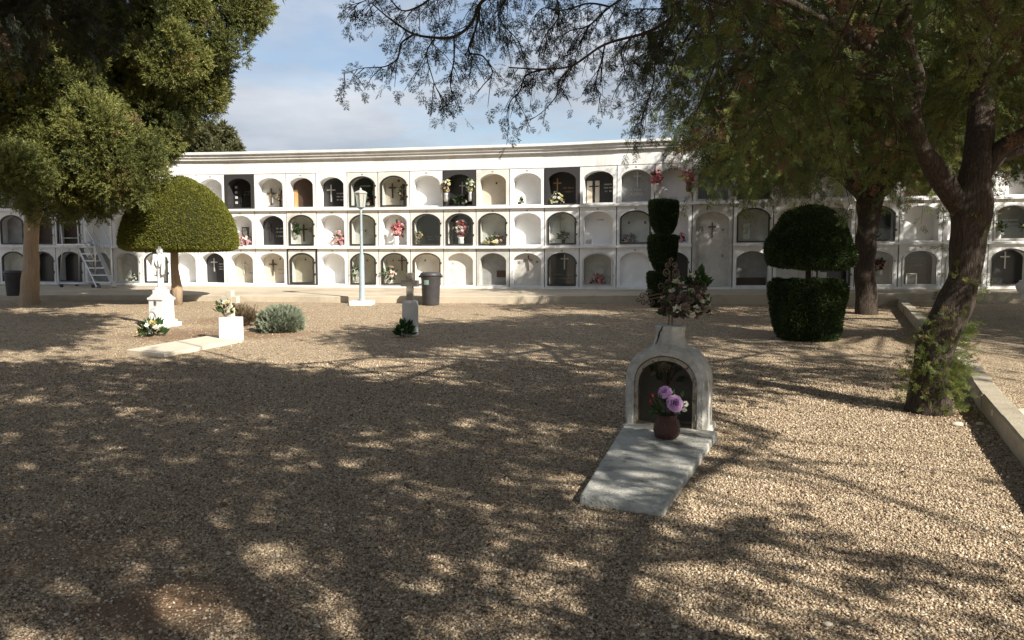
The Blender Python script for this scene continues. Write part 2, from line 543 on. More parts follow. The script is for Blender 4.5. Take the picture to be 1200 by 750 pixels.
q = [rhomb((0, 0, 0), 0, 1, 0.045)]
for i, t in enumerate((0.08, 0.2, 0.32, 0.44, 0.56, 0.68, 0.8)):
    for sg in (-1, 1):
        q.append(rhomb((0, t + 0.05 * (sg > 0), 0), sg * R(33), 0.36 * (1.1 - t * 0.75), 0.052, -0.15 + 0.1 * sg))
T_FINE = tmpl(q)
q = [rhomb((0, 0.3, 0), 0, 0.75, 0.12)]
for t in (0.05, 0.33, 0.6):
    for sg in (-1, 1):
        q.append(rhomb((0, t, 0), sg * R(36), 0.52 * (1.05 - t * 0.6), 0.15, -0.1))
T_MID = tmpl(q)
rr = random.Random(3)
q = []
for i in range(9):
    a = 2 * math.pi * i / 9 + rr.uniform(-.3, .3); tilt = R(rr.uniform(15, 62)); ln = rr.uniform(.6, 1.0)
    d = np.array([math.sin(tilt) * math.cos(a), math.cos(tilt), math.sin(tilt) * math.sin(a)])
    sd_ = np.cross(d, [rr.uniform(-1, 1), rr.uniform(-1, 1), rr.uniform(-1, 1)]); sd_ /= np.linalg.norm(sd_)
    p = np.array([0, 0, 0.0])
    q.append([p, p + d * ln * .5 + sd_ * .13, p + d * ln, p + d * ln * .5 - sd_ * .13])
T_TUFT = tmpl(q)
rr = random.Random(5)
q = [rhomb((0, 0, 0), 0, 1, 0.028)]
for i, t in enumerate((0.12, 0.3, 0.46, 0.62, 0.78)):
    for sg in (-1, 1):
        t_ = t + rr.uniform(-.04, .06); an = sg * R(rr.uniform(28, 46)); ln = 0.40 * (1.15 - t * 0.8) * rr.uniform(.8, 1.2); zt = rr.uniform(-.35, .1)
        p = np.array((0, t_, 0.0)); q.append(rhomb(p, an, ln, 0.030, zt))
        d = np.array([math.sin(an), math.cos(an), zt])
        for f in (.25, .6):
            for s2 in (-1, 1):
                q.append(rhomb(p + d * ln * f, an + s2 * R(32), ln * .48 * (1.1 - f * .5), 0.030, zt - .1))
T_FERN = tmpl(q)
rr = random.Random(9)
q = [rhomb((0, 0, 0), 0, 1, 0.10)]
for i in range(12):
    a = 2.4 * i; t = .08 + .07 * i; ln = rr.uniform(.32, .5) * (1.15 - .5 * t); tilt = R(rr.uniform(28, 50))
    d = np.array([math.sin(tilt) * math.cos(a), math.cos(tilt), math.sin(tilt) * math.sin(a)])
    s_ = np.cross(d, [rr.uniform(-1, 1), rr.uniform(-1, 1), rr.uniform(-1, 1)]); s_ /= np.linalg.norm(s_)
    p = np.array([0, t, 0.0]); q.append([p, p + d * ln * .5 + s_ * .05, p + d * ln, p + d * ln * .5 - s_ * .05])
T_PLUME = tmpl(q)
T_LEAF = tmpl([rhomb((0, 0, 0), 0, 1, 0.45)])
T_LEAF2 = tmpl([[np.array(a, float) for a in ((0, 0, 0), (.25, .45, .06), (0, 1, -.08), (-.25, .45, .06))]])

def norm(a):
    return a / np.maximum(np.linalg.norm(a, axis=1, keepdims=True), 1e-9)

def scatter(name, P, D, Sc, T, mt, tint, parent=None, flat=None, rs=None):
    """copies of template T at P (n,3), along D, scale Sc, tint (n,) -> one mesh"""
    rs = rs or rng
    n = len(P)
    D = norm(D)
    rnd = rs.normal(size=(n, 3)) if flat is None else flat + rs.normal(size=(n, 3)) * 0.25
    Sd = norm(np.cross(D, rnd)); Nn = np.cross(Sd, D)
    TV, TF = T
    V = P[:, None, :] + Sc[:, None, None] * (TV[None, :, 0:1] * Sd[:, None, :] + TV[None, :, 1:2] * D[:, None, :] + TV[None, :, 2:3] * Nn[:, None, :])
    nv = len(TV)
    Fq = (TF[None] + (np.arange(n) * nv)[:, None, None]).reshape(-1, TF.shape[1])
    return np_mesh(name, V.reshape(-1, 3), Fq, mt, parent, np.repeat(np.clip(tint, 0, 1), nv))

def inpoly(px, py, poly):
    px = np.asarray(px); py = np.asarray(py)
    ins = np.zeros(px.shape, bool)
    n = len(poly)
    for i in range(n):
        x1, y1 = poly[i]; x2, y2 = poly[(i + 1) % n]
        c = ((y1 > py) != (y2 > py))
        with np.errstate(divide='ignore', invalid='ignore'):
            xi = (x2 - x1) * (py - y1) / ((y2 - y1) if y2 != y1 else 1e-9) + x1
        ins ^= c & (px < xi)
    return ins

# ------------------------------------------------------------------ ground
ys = [-600, -60, -12] + list(np.linspace(-8, 17, 26)) + [30, 120, 900]
xs = [-900, -120, -40] + list(np.linspace(-24, 24, 25)) + [40, 120, 900]
mb = MB()
vs = [(x, y, gz(y)) for y in ys for x in xs]
nx = len(xs)
mb.add(vs, [(j * nx + i, j * nx + i + 1, (j + 1) * nx + i + 1, (j + 1) * nx + i) for j in range(len(ys) - 1) for i in range(nx - 1)])
g = mb.build('gravel_ground', M['ground'])
g['kind'] = 'structure'

# ------------------------------------------------------------------ burial wall curve
_sx = [-140, 50, 250, 430, 650, 730, 950, 1200, 1340]
_sv = [84.4, 85.3, 87.0, 90.2, 95.0, 97.4, 102.2, 105.5, 107]
_dx = [-140, 50, 250, 430, 650, 950, 1200, 1340]
_dv = [0.05, 0.04, 0.01, 0, 0, 0.05, 0.08, 0.09]
def wall_Y(px): return 1767.0 / np.interp(px, _sx, _sv)
def wall_dz(px): return float(np.interp(px, _dx, _dv))
B = [-67, -33, 0, 33, 66, 99, 133, 167, 200, 233, 266, 300, 337, 372, 408, 444, 481, 520, 558, 597, 638, 678.5, 722, 766, 810, 858, 905, 952, 1001, 1052, 1103, 1157, 1211, 1265]
BP = []
for b in B:
    p = at(b, 318, wall_Y(b)); BP.append(Vector((p.x, p.y, wall_dz(b))))
nB = len(BP)
BN = []
for i in range(nB):
    t = (BP[min(i + 1, nB - 1)] - BP[max(i - 1, 0)]); t.z = 0; t.normalize()
    BN.append(Vector((-t.y, t.x, 0)))     # points away from the camera, into the wall
HB, H23, H12, HT, HC = 0.70, 1.65, 2.58, 3.47, 4.0

def sweep(name, prof, mt, parent, i0=0, i1=None, bevel=0, closed=True):
    """prof: list of (depth, height) swept along the wall front"""
    i1 = nB if i1 is None else i1
    m = MB(); n = len(prof); vs = []
    for i in range(i0, i1):
        for d, h in prof:
            q = BP[i] + BN[i] * d; vs.append(Vector((q.x, q.y, BP[i].z + h)))
    k = i1 - i0; fs = []
    for i in range(k - 1):
        for j in range(n):
            jj = (j + 1) % n
            fs.append((i * n + j, i * n + jj, (i + 1) * n + jj, (i + 1) * n + j))
    fs.append(tuple(range(n))); fs.append(tuple(range((k - 1) * n, k * n))[::-1])
    m.add(vs, fs)
    return m.build(name, mt, parent, bevel=bevel)

wall = thing('burial_wall', 'long white three tier wall of arched burial niches behind the gravel yard', 'burial wall', (0, 19, 0.7))
wall_inv = Matrix.Translation((0, -19, -0.7))
def wp(o):
    o.matrix_parent_inverse = wall_inv
    return o
wp(sweep('core', [(0.5, HB - 0.3), (2.6, HB - 0.3), (2.6, HC - 0.08), (0.5, HC - 0.08)], M['plaster'], wall))
wp(sweep('frieze', [(-0.01, HT), (0.495, HT), (0.495, 3.785), (-0.01, 3.785)], M['plaster'], wall))
wp(sweep('cornice', [(-0.05, 3.787), (0.49, 3.787), (0.49, HC - 0.085), (2.7, HC - 0.075), (2.7, HC), (-0.17, HC), (-0.17, 3.945), (-0.12, 3.93), (-0.12, 3.875), (-0.08, 3.86), (-0.08, 3.81), (-0.05, 3.80)], M['plaster'], wall))
for i0_, i1_ in ((0, 25), (25, None)):
    wp(sweep('ledge', [(-0.06, H23 - 0.025), (0.30, H23 - 0.025), (0.30, H23 + 0.03), (-0.03, H23 + 0.03), (-0.06, H23 + 0.018)], M['plaster'], wall, i0_, i1_))
wp(sweep('ledge', [(-0.06, H12 - 0.025), (0.30, H12 - 0.025), (0.30, H12 + 0.03), (-0.03, H12 + 0.03), (-0.06, H12 + 0.018)], M['plaster'], wall))
wp(sweep('plinth', [(-0.03, HB - 0.3), (0.45, HB - 0.3), (0.45, HB + 0.03), (-0.03, HB + 0.03)], M['plaster'], wall))

NA = 14
DEPTH = 0.27
class Cell:
    def __init__(s, i, r, i2=None):
        s.P0 = BP[i]; s.P1 = BP[i + 1]
        t = s.P1 - s.P0; s.w = t.length; s.t = t.normalized()
        n = Vector((-t.y, t.x, 0)).normalized(); s.n = n
        lo, hi = {1: (H12 + 0.03, HT), 2: (H23 + 0.03, H12 - 0.025), 3: (HB + 0.03, H23 - 0.025), 4: (HB + 0.03, H12 - 0.025)}[r]
        s.z0 = lo; s.h = hi - lo; s.r = r
        s.m = 0.10 * s.w
        s.c = s.w / 2; s.ro = s.w / 2 - s.m
        s.vb = 0.035
        rise = 0.175
        s.vt = s.h - 0.105 if r != 4 else s.h - 0.17
        s.vs = s.vt - rise
    def W(s, u, v, d):
        q = s.P0 + s.t * u + s.n * d
        return Vector((q.x, q.y, q.z + s.z0 + v))
    def arch(s, k=0.0, n=NA):
        """outline of the opening shrunk by k: from bottom left, up, over, down"""
        ro = s.ro - k; vt = s.vt - k
        pts = [(s.c - ro, s.vb + k)]
        for j in range(n + 1):
            a = math.pi - math.pi * j / n
            pts.append((s.c + ro * math.cos(a), s.vs + (vt - s.vs) * max(math.sin(a), 0) ** 1.3))
        pts.append((s.c + ro, s.vb + k))
        return pts

def panel(cell, mb, k, d, mi=0):
    pts = cell.arch(k)
    mb.add([cell.W(u, v, d) for u, v in pts], [tuple(range(len(pts)))], mi)

def ring(cell, mb, k0, k1, d0, d1, mi=0):
    a, b = cell.arch(k0), cell.arch(k1)
    n = len(a)
    vs = [cell.W(u, v, d0) for u, v in a] + [cell.W(u, v, d0) for u, v in b] + [cell.W(u, v, d1) for u, v in a] + [cell.W(u, v, d1) for u, v in b]
    fs = []
    for i in range(n):
        j = (i + 1) % n
        fs += [(i, j, n + j, n + i), (2 * n + i, 3 * n + i, 3 * n + j, 2 * n + j), (n + i, n + j, 3 * n + j, 3 * n + i), (i, 2 * n + i, 2 * n + j, j)]
    mb.add(vs, fs, mi)

def cbox(cell, mb, u0, u1, v0, v1, d0, d1, mi=0):
    vs = [cell.W(u, v, d) for u in (u0, u1) for v in (v0, v1) for d in (d0, d1)]
    mb.add(vs, [(0, 1, 3, 2), (4, 6, 7, 5), (0, 4, 5, 1), (2, 3, 7, 6), (0, 2, 6, 4), (1, 5, 7, 3)], mi)

def niche(i, r, plate='plaster', back='plaster', frame=None, glass=False, surround=None, cross=None, text=None, label=None, proud=0.0, depth=DEPTH, thick=False, plaque=None, words=None):
    c = Cell(i, r)
    mb = MB()
    e = 0.010
    n = NA
    pts = c.arch()
    d0 = -proud
    # face: left jamb, right jamb, sill strip, spandrels
    ol = [(e, 0.0)]
    L_, Rr, Tt = e, c.w - e, c.h - 0.004
    W = c.W
    def quad(p, mi=0): mb.add([W(u, v, d0) for u, v in p], [tuple(range(len(p)))], mi)
    quad([(L_, 0), (Rr, 0), (pts[-1][0], pts[-1][1]), (pts[0][0], pts[0][1])])
    quad([(L_, 0), (pts[0][0], pts[0][1]), (pts[1][0], pts[1][1]), (L_, c.vs)])
    quad([(Rr, 0), (Rr, c.vs), (pts[-2][0], pts[-2][1]), (pts[-1][0], pts[-1][1])])
    arc = pts[1:-1]
    for j in range(n):
        u0 = L_ + (Rr - L_) * j / n; u1 = L_ + (Rr - L_) * (j + 1) / n
        v0 = c.vs if j == 0 else Tt; v1 = c.vs if j == n - 1 else Tt
        if j == 0: quad([arc[0], arc[1], (u1, Tt), (L_, Tt), (L_, c.vs)])
        elif j == n - 1: quad([arc[j], arc[j + 1], (Rr, c.vs), (Rr, Tt), (u0, Tt)])
        else: quad([arc[j], arc[j + 1], (u1, Tt), (u0, Tt)])
    # edge returns
    for p, q_ in (((L_, 0), (L_, Tt)), ((L_, Tt), (Rr, Tt)), ((Rr, Tt), (Rr, 0)), ((Rr, 0), (L_, 0))):
        mb.add([W(p[0], p[1], d0), W(q_[0], q_[1], d0), W(q_[0], q_[1], 0.12), W(p[0], p[1], 0.12)], [(0, 1, 2, 3)])
    # reveal
    for a, b_ in zip(pts, pts[1:] + pts[:1]):
        mb.add([W(a[0], a[1], d0), W(b_[0], b_[1], d0), W(b_[0], b_[1], depth), W(a[0], a[1], depth)], [(0, 1, 2, 3)])
    # little number tile over the arch
    if random.random() < 0.6 and r != 4:
        cbox(c, mb, c.c - 0.022, c.c + 0.022, c.vt + 0.035, c.vt + 0.065, d0 - 0.004, d0 + 0.01, 1)
    me = mb.build('niche', [M[surround or plate], M['grey'] if not surround else M['white']], wall)
    wp(me)
    if label: me['label'] = label
    kids = []
    def kid(m_, name, mt, smooth=False):
        return m_.build(name, mt, me, smooth)
    m_ = MB()
    pts2 = c.arch(-0.015)
    m_.add([W(u, v, depth - 0.001) for u, v in pts2] + [W(u, v, depth + 0.04) for u, v in pts2],
           [tuple(range(len(pts2)))] + [tuple(range(len(pts2), 2 * len(pts2)))[::-1]] + [(k, (k + 1) % len(pts2), len(pts2) + (k + 1) % len(pts2), len(pts2) + k) for k in range(len(pts2))])
    kid(m_, 'tombstone', M[back])
    if frame:
        m_ = MB(); kk = 0.026 if not thick else 0.036
        ring(c, m_, -0.008, kk, d0 - 0.02, d0 + 0.025)
        if thick:
            th = 0.025
            cbox(c, m_, 0.004, th + .004, 0, Tt, d0 - 0.018, d0 + .01); cbox(c, m_, c.w - th - .004, c.w - .004, 0, Tt, d0 - 0.018, d0 + .01)
            cbox(c, m_, th + .004, c.w - th - .004, Tt - th, Tt, d0 - 0.018, d0 + .01); cbox(c, m_, th + .004, c.w - th - .004, 0, th, d0 - 0.018, d0 + .01)
        for hv in (0.3, 0.62):
            cbox(c, m_, c.c + c.ro + 0.012, c.c + c.ro + 0.035, hv * c.h - .02, hv * c.h + .02, d0 - 0.028, d0 - .001)
        kid(m_, 'door_frame', M[frame])
    if glass:
        m_ = MB(); p3 = c.arch(0.02); m_.add([W(u, v, d0 + 0.012) for u, v in p3], [tuple(range(len(p3)))]); kid(m_, 'glass_pane', M['glass'])
    dd = depth - 0.012
    if cross:
        cu, cv, chh, cmat = cross     # relative u, relative v of base, height
        m_ = MB(); u = c.c + cu * c.ro; v = cv * c.h; hh = chh; th = 0.014
        cbox(c, m_, u - th, u + th, v, v + hh, dd - .012, dd + .008)
        cbox(c, m_, u - hh * .26, u - th, v + hh * .66, v + hh * .66 + 2 * th, dd - .012, dd + .008)
        cbox(c, m_, u + th, u + hh * .26, v + hh * .66, v + hh * .66 + 2 * th, dd - .012, dd + .008)
        if hh > 0.33 and cmat in ('bronze', 'iron'):
            # figure on the crucifix: head, torso, arms raised to the bar
            m_.tube([W(u, v + hh * .25, dd - .02), W(u, v + hh * .55, dd - .026), W(u, v + hh * .72, dd - .024)], [.008, .016, .012], 6)
            m_.tube([W(u - hh * .22, v + hh * .74, dd - .02), W(u, v + hh * .64, dd - .026), W(u + hh * .22, v + hh * .74, dd - .02)], .007, 5)
        kid(m_, 'cross', M[cmat])
    if text:
        u0, u1, vs_, cmat = text
        m_ = MB(); rt = random.Random(i * 10 + r)
        for v in vs_:
            u = c.c + u0 * c.ro; ue = c.c + u1 * c.ro - rt.uniform(0, .1) * c.ro
            while u < ue:
                wdt = rt.uniform(.012, .02)
                if rt.random() < .86:
                    hgt = .030
                    k = rt.randint(0, 3); vv = v * c.h
                    cbox(c, m_, u, u + .005, vv, vv + hgt, dd + .004, dd + .011)
                    if k != 0: cbox(c, m_, u + .005, u + wdt - .004, vv + hgt - .006, vv + hgt, dd + .004, dd + .011)
                    if k in (1, 3): cbox(c, m_, u + wdt - .008, u + wdt - .003, vv, vv + hgt - .006, dd + .004, dd + .011)
                    if k == 2: cbox(c, m_, u + .005, u + wdt - .004, vv, vv + .006, dd + .004, dd + .011)
                u += wdt + .008
        if m_.v: kid(m_, 'lettering', M[cmat])
    if words:
        for (u, v, sz, string, cmat) in words:
            cu = bpy.data.curves.new('lettering', 'FONT'); cu.body = string; cu.size = sz; cu.align_x = 'CENTER'; cu.extrude = 0.003
            o = bpy.data.objects.new('lettering', cu); C.objects.link(o)
            cu.materials.append(M[cmat])
            p = W(c.c + u * c.ro, v * c.h, dd + .004)
            X = c.t; Zv = Vector((0, 0, 1)); Yv = -c.n
            mw = Matrix((( X.x, 0, Yv.x, p.x), (X.y, 0, Yv.y, p.y), (X.z, 1, 0, p.z), (0, 0, 0, 1)))
            o.parent = me
            o.matrix_basis = mw
    if plaque:
        for (u, v, ww, hh, pm, nm) in plaque:
            m_ = MB(); uu = c.c + u * c.ro; vv = v * c.h
            cbox(c, m_, uu - ww / 2, uu + ww / 2, vv, vv + hh, dd - .004, dd + .011); kid(m_, nm, M[pm])
    return c

BLK = dict(back='black')
spec = {
 # row 1
 (10, 1): dict(surround='darksurround', back='black', cross=(-.3, .2, .36, 'frame'), text=(-.05, .8, (.5, .42), 'grey'), plaque=[(-.72, .62 - .15 * k, .06, .06, 'letterw', 'plaque') for k in range(4)], proud=.02),
 (11, 1): dict(back='marble', cross=(-.28, .12, .42, 'bronze')),
 (12, 1): dict(back='brown', plaque=[(-.78, .06, .10, .42, 'ochre', 'plaque')]),  # the strip paints sunlight on the left of the brown back
 (13, 1): dict(back='black', cross=(-.35, .2, .42, 'silver'), text=(.1, .95, (.42, .33, .24), 'letterw'), proud=.01),
 (14, 1): dict(plate='cream', back='black', frame='frame', glass=True, text=(-.5, .4, (.62,), 'letterw'), plaque=[(.62, .38, .07, .10, 'silver', 'portrait')]),
 (15, 1): dict(plate='cream', back='beige', frame='frame', glass=True, cross=(-.4, .28, .36, 'bronze'), plaque=[(.1, .74, .05, .05, 'bronze', 'ornament')]),
 (16, 1): dict(plate='plaster2', back='plaster2'),
 (17, 1): dict(surround='darksurround', back='black', proud=.02, text=(-.4, .5, (.30, .22), 'silver'), cross=(0, .35, .3, 'silver')),
 (18, 1): dict(plate='cream', back='beige', plaque=[(.1, .62, .035, .045, 'black', 'portrait')]),
 (19, 1): dict(plate='plaster2', back='plaster2'),
 (20, 1): dict(surround='darksurround', back='black', proud=.02, cross=(-.5, .32, .36, 'gold'), text=(-.1, .7, (.46, .36), 'gold')),
 (21, 1): dict(back='black', cross=(-.42, .14, .44, 'frame'), text=(.25, .9, (.52, .43, .34), 'letterw'), plaque=[(-.72, .06, .13, .50, 'beige', 'panel'), (-.2, .06, .10, .50, 'beige', 'panel')]),
 (22, 1): dict(back='grey', cross=(.05, .45, .34, 'silver'), words=[(-.05, .34, .085, 'F. MAS', 'letterw'), (-.1, .22, .095, 'CASERES', 'letterw')]),
 (23, 1): dict(plate='cream', back='plaster', text=(-.8, .3, (.12, .06), 'grey')),
 (24, 1): dict(back='grey', frame='silver', glass=True),
 (25, 1): dict(back='black', frame='frame', glass=True, text=(-.5, .6, (.3, .2), 'letterw')),
 (26, 1): dict(plate='plaster2', back='beige', frame='silver'),
 (27, 1): dict(plate='plaster2', back='plaster2'),
 (28, 1): dict(back='plaster'), (29, 1): dict(back='brown', plate='plaster2'),
 (30, 1): dict(back='grey', frame='frame', glass=True), (31, 1): dict(back='plaster'), (32, 1): dict(back='black'),
 # row 2
 (10, 2): dict(plate='plaster2', back='plaster2'),
 (11, 2): dict(back='black', cross=(-.42, .2, .4, 'frame'), text=(.05, .8, (.5, .4, .28), 'letterw')),
 (12, 2): dict(plate='cream', back='marble', frame='frame', glass=True, cross=(-.2, .15, .42, 'bronze'), plaque=[(.35, .4, .07, .12, 'grey', 'portrait')], proud=.01),
 (13, 2): dict(plate='plaster2', back='plaster2'),
 (14, 2): dict(plate='cream', back='marble', frame='frame', glass=True, plaque=[(-.1, .42, .03, .05, 'bronze', 'ornament')]),
 (15, 2): dict(back='plaster'),
 (16, 2): dict(plate='cream', back='black', frame='frame', glass=True, text=(-.2, .9, (.25, .18), 'grey')),
 (17, 2): dict(plate='cream', back='black', frame='frame', glass=True, thick=False),
 (18, 2): dict(plate='cream', back='marble', frame='frame', glass=True),
 (19, 2): dict(plate='plaster2', back='plaster2'),
 (20, 2): dict(back='marble', frame='frame', glass=True, cross=(-.35, .42, .34, 'silver')),
 (21, 2): dict(plate='plaster2', back='plaster2', text=(-.25, .3, (.66,), 'grey'), plaque=[(-.75, .05, .13, .10, 'greyplaster', 'plaque')]),
 (22, 2): dict(back='marble', frame='frame', glass=True, plaque=[(-.5, .55, .05, .06, 'bronze', 'ornament'), (.6, .55, .05, .06, 'bronze', 'ornament')]),
 (23, 2): dict(back='plaster', text=(-.3, .3, (.55,), 'grey')),
 (25, 2): dict(back='marble', frame='frame', glass=True, plaque=[(-.35, .12, .14, .34, 'plaster2', 'panel')]),
 (26, 2): dict(back='cream'),
 (27, 2): dict(back='greyplaster'),
 (28, 2): dict(back='black', frame='frame', glass=True),
 (29, 2): dict(plate='plaster2', back='plaster2'),
 (30, 2): dict(plate='plaster2', back='plaster2'),
 (31, 2): dict(back='grey', frame='silver', glass=True, cross=(-.55, .4, .34, 'white'), text=(-.25, .7, (.5, .4), 'white'), plaque=[(.08, .76, .04, .04, 'white', 'ornament')]),
 (32, 2): dict(back='marble', frame='frame'),
 # row 3
 (6, 3): dict(plate='cream', back='marble', frame='silver', glass=True, cross=(.3, .35, .3, 'marble')),
 (7, 3): dict(back='marble', frame='frame'),
 (8, 3): dict(plate='plaster2', back='plaster2'),
 (9, 3): dict(back='black', cross=(-.3, .35, .34, 'silver'), text=(.1, .9, (.55, .47, .4), 'letterw')),
 (10, 3): dict(plate='plaster', back='beige', cross=(-.2, .28, .34, 'marble'), text=(.1, .8, (.4, .3), 'greyplaster')),
 (11, 3): dict(plate='plaster', back='beige', cross=(-.28, .25, .4, 'bronze'), text=(.1, .8, (.4, .3), 'greyplaster'), plaque=[(.3, .7, .03, .04, 'bronze', 'ornament')]),
 (12, 3): dict(plate='cream', back='beige', frame='frame', glass=True, thick=True, plaque=[(-.1, .68, .04, .04, 'bronze', 'ornament')]),
 (13, 3): dict(plate='plaster2', back='plaster2'),
 (14, 3): dict(plate='cream', back='beige', frame='frame', glass=True, plaque=[(0, .66, .03, .04, 'bronze', 'ornament')]),
 (15, 3): dict(plate='cream', back='beige', frame='frame', glass=True, cross=(.3, .4, .36, 'bronze'), plaque=[(-.4, .66, .03, .04, 'bronze', 'ornament')]),
 (16, 3): dict(plate='cream', back='cream', frame='bronze', plaque=[(-.4, .66, .03, .04, 'bronze', 'ornament')]),
 (17, 3): dict(plate='cream', back='cream', depth=.14, plaque=[(-.6, .6, .06, .05, 'marble', 'ornament')]),
 (18, 3): dict(plate='greyplaster', back='grey', plaque=[(.45, .24, .22, .16, 'brown', 'plaque')]),
 (19, 3): dict(back='marble', depth=.12, cross=(.05, .42, .36, 'iron'), plaque=[(-.6, .62, .05, .05, 'grey', 'ornament'), (.65, .62, .05, .05, 'grey', 'ornament')]),
 (20, 3): dict(back='black', frame='frame', glass=True, cross=(.05, .45, .36, 'silver'), text=(-.7, .7, (.3, .2), 'grey')),
 (21, 3): dict(back='greyplaster', frame='silver', glass=True),
 (22, 3): dict(plate='plaster2', back='plaster2', depth=.12),
 (23, 3): dict(back='black', frame='frame'),
 (24, 4): dict(plate='greyplaster', back='marble', depth=.12, cross=(0, .60, .34, 'iron'), plaque=[(-.68, .68, .09, .10, 'grey', 'portrait'), (-.6, .34, .14, .12, 'greyplaster', 'plaque'), (.65, .68, .05, .05, 'grey', 'ornament'), (.65, .36, .05, .07, 'grey', 'ornament')], label='double height niche spanning the two lower tiers, with a crucifix'),
 (25, 3): dict(back='grey', plaque=[(0, .05, .62, .16, 'brown', 'panel')]),
 (26, 3): dict(back='marble', depth=.1),
 (27, 3): dict(back='black', frame='frame', plaque=[(-.75, .06, .10, .30, 'plaster', 'panel'), (-.4, .06, .14, .26, 'plaster', 'panel')]),
 (28, 3): dict(back='marble', frame='silver', glass=True),
 (29, 3): dict(back='black', frame='silver', glass=True, thick=False, text=(-.2, .6, (.66, .5), 'grey'), proud=.02),
 (30, 3): dict(back='marble', frame='silver', glass=True),
 (31, 3): dict(back='black', frame='frame', cross=(.0, .42, .36, 'silver')),
}
CELLS = {}
for i in range(1, nB - 1):
    for r in (1, 2, 3):
        if i == 24 and r in (2, 3):
            if r == 3: CELLS[(24, 4)] = niche(24, 4, **spec[(24, 4)])
            continue
        k = spec.get((i, r))
        if k is None:
            rr_ = random.Random(i * 31 + r)
            k = rr_.choice([dict(back='plaster'), dict(back='grey'), dict(plate='plaster', back='black', frame='frame'), dict(back='marble', frame='frame', glass=True), dict(plate='plaster2', back='plaster2')])
            if (i, r) in ((2, 2), (1, 2)): k = dict(back='grey', frame='frame')
            if i in (3, 4) and r in (2, 3): k = dict(back='brown' if r == 2 else 'black', frame='frame')
            if (i, r) == (9, 1): k = dict(plate='plaster2', back='plaster2')
        CELLS[(i, r)] = niche(i, r, **k)

# ------------------------------------------------------------------ raised path in front of the wall
ex = [-200, 0, 200, 430, 650, 900, 1200, 1400]
ey = [352, 352, 352.5, 355, 355.8, 357, 361, 363]
et = [0.62, 0.62, 0.62, 0.62, 0.64, 0.69, 0.75, 0.77]
dense = np.linspace(-67, 1265, 40)
mb = MB(); vs = []
EDGE = []
for px in dense:
    g0 = ground(px, float(np.interp(px, ex, ey))); top = float(np.interp(px, ex, et))
    EDGE.append((g0.x, g0.y))
    wpnt = at(px, 318, wall_Y(px)); zb = HB - 0.01 + wall_dz(px)
    vs += [(g0.x, g0.y, gz(g0.y) - 0.15), (g0.x, g0.y, top - 0.012), (g0.x + .0, g0.y + 0.015, top), (wpnt.x, wpnt.y + 0.25, zb), (wpnt.x, wpnt.y + 0.25, gz(17) - 0.2)]
n = len(dense)
fs = []
for i in range(n - 1):
    for j in range(4):
        fs.append((i * 5 + j, i * 5 + j + 1, (i + 1) * 5 + j + 1, (i + 1) * 5 + j))
mb.add(vs, fs)
o = mb.build('path', M['concrete']); o['kind'] = 'structure'

def path_top(px, py):
    """point on the raised path under a pixel"""
    d = ray(px, py); top = float(np.interp(px, ex, et)) + 0.02
    t = (CAM_H - top) / -d.z
    return Vector((0, 0, CAM_H)) + d * t

# ------------------------------------------------------------------ right hand kerb and raised gravel bed
kl = [(1049.5, 357), (1087, 402), (1128, 447), (1150, 482), (1200, 548), (1260, 628)]
kpts = [ground(*q) for q in kl]
_e = (kpts[-1] - kpts[-2]).normalized()
for _k in range(1, 4):
    _p = kpts[-1] + _e * 2.2; kpts.append(Vector((_p.x, _p.y, gz(_p.y))))
kw, kh = 0.17, 0.15
mb = MB()
KD = []
for p, q_ in zip(kpts, kpts[1:]):
    nseg = max(1, round((q_ - p).length / .95))
    for k in range(nseg): KD.append((p.lerp(q_, k / nseg), p.lerp(q_, (k + 1) / nseg)))
rk = random.Random(2)
for p, q_ in KD:
    t = q_ - p; t.z = 0; t.normalize()
    nn = Vector((-t.y, t.x, 0))
    if nn.x < 0: nn = -nn
    jx, jz = rk.uniform(-.007, .007), rk.uniform(-.006, .006); vs = []
    for e_ in (p + t * .006, q_ - t * .006):
        for d, h in ((0, -.1), (0, kh - .014), (.014, kh), (kw - .014, kh), (kw, kh - .014), (kw, -.1)):
            v_ = e_ + nn * (d + jx); vs.append((v_.x, v_.y, gz(v_.y) + h + (jz if h > 0 else 0)))
    mb.add(vs, [(k, (k + 1) % 6, 6 + (k + 1) % 6, 6 + k) for k in range(6)] + [tuple(range(6)), tuple(range(6, 12))[::-1]])
kerb = tag(mb.build('kerb', M['kerb']), 'long low concrete kerb running past the near tree trunk to the path', 'kerb')
kerb['kind'] = 'structure'
mb = MB(); vs = []
for p in kpts:
    q0 = p + Vector((.10, .05, 0))
    vs += [(q0.x, q0.y, gz(q0.y) + .09), (q0.x + 12, q0.y + 0.0, gz(q0.y) + .09)]
vs2 = []
mb.add(vs, [(2 * i, 2 * i + 1, 2 * i + 3, 2 * i + 2) for i in range(len(kpts) - 1)])
o = mb.build('gravel_bed', M['ground']); o['kind'] = 'structure'
# pale stone edging lying in that bed
a = ground(1166, 500); b_ = ground(1225, 497)
mb = MB()
d_ = (b_ - a).normalized(); s_ = Vector((-d_.y, d_.x, 0)) * .05
z_ = gz(a.y) + .07
mb.add([(*(a + s_).xy, z_), (*(a - s_).xy, z_), (*(b_ - s_).xy, z_), (*(b_ + s_).xy, z_), (*(a + s_).xy, z_ + .05), (*(a - s_).xy, z_ + .05), (*(b_ - s_).xy, z_ + .05), (*(b_ + s_).xy, z_ + .05)], [(0, 1, 2, 3), (4, 5, 6, 7), (0, 1, 5, 4), (1, 2, 6, 5), (2, 3, 7, 6), (3, 0, 4, 7)])
tag(mb.build('stone_edging', M['slab2'], bevel=.006), 'short pale stone edging in the gravel bed beyond the right kerb', 'edging')
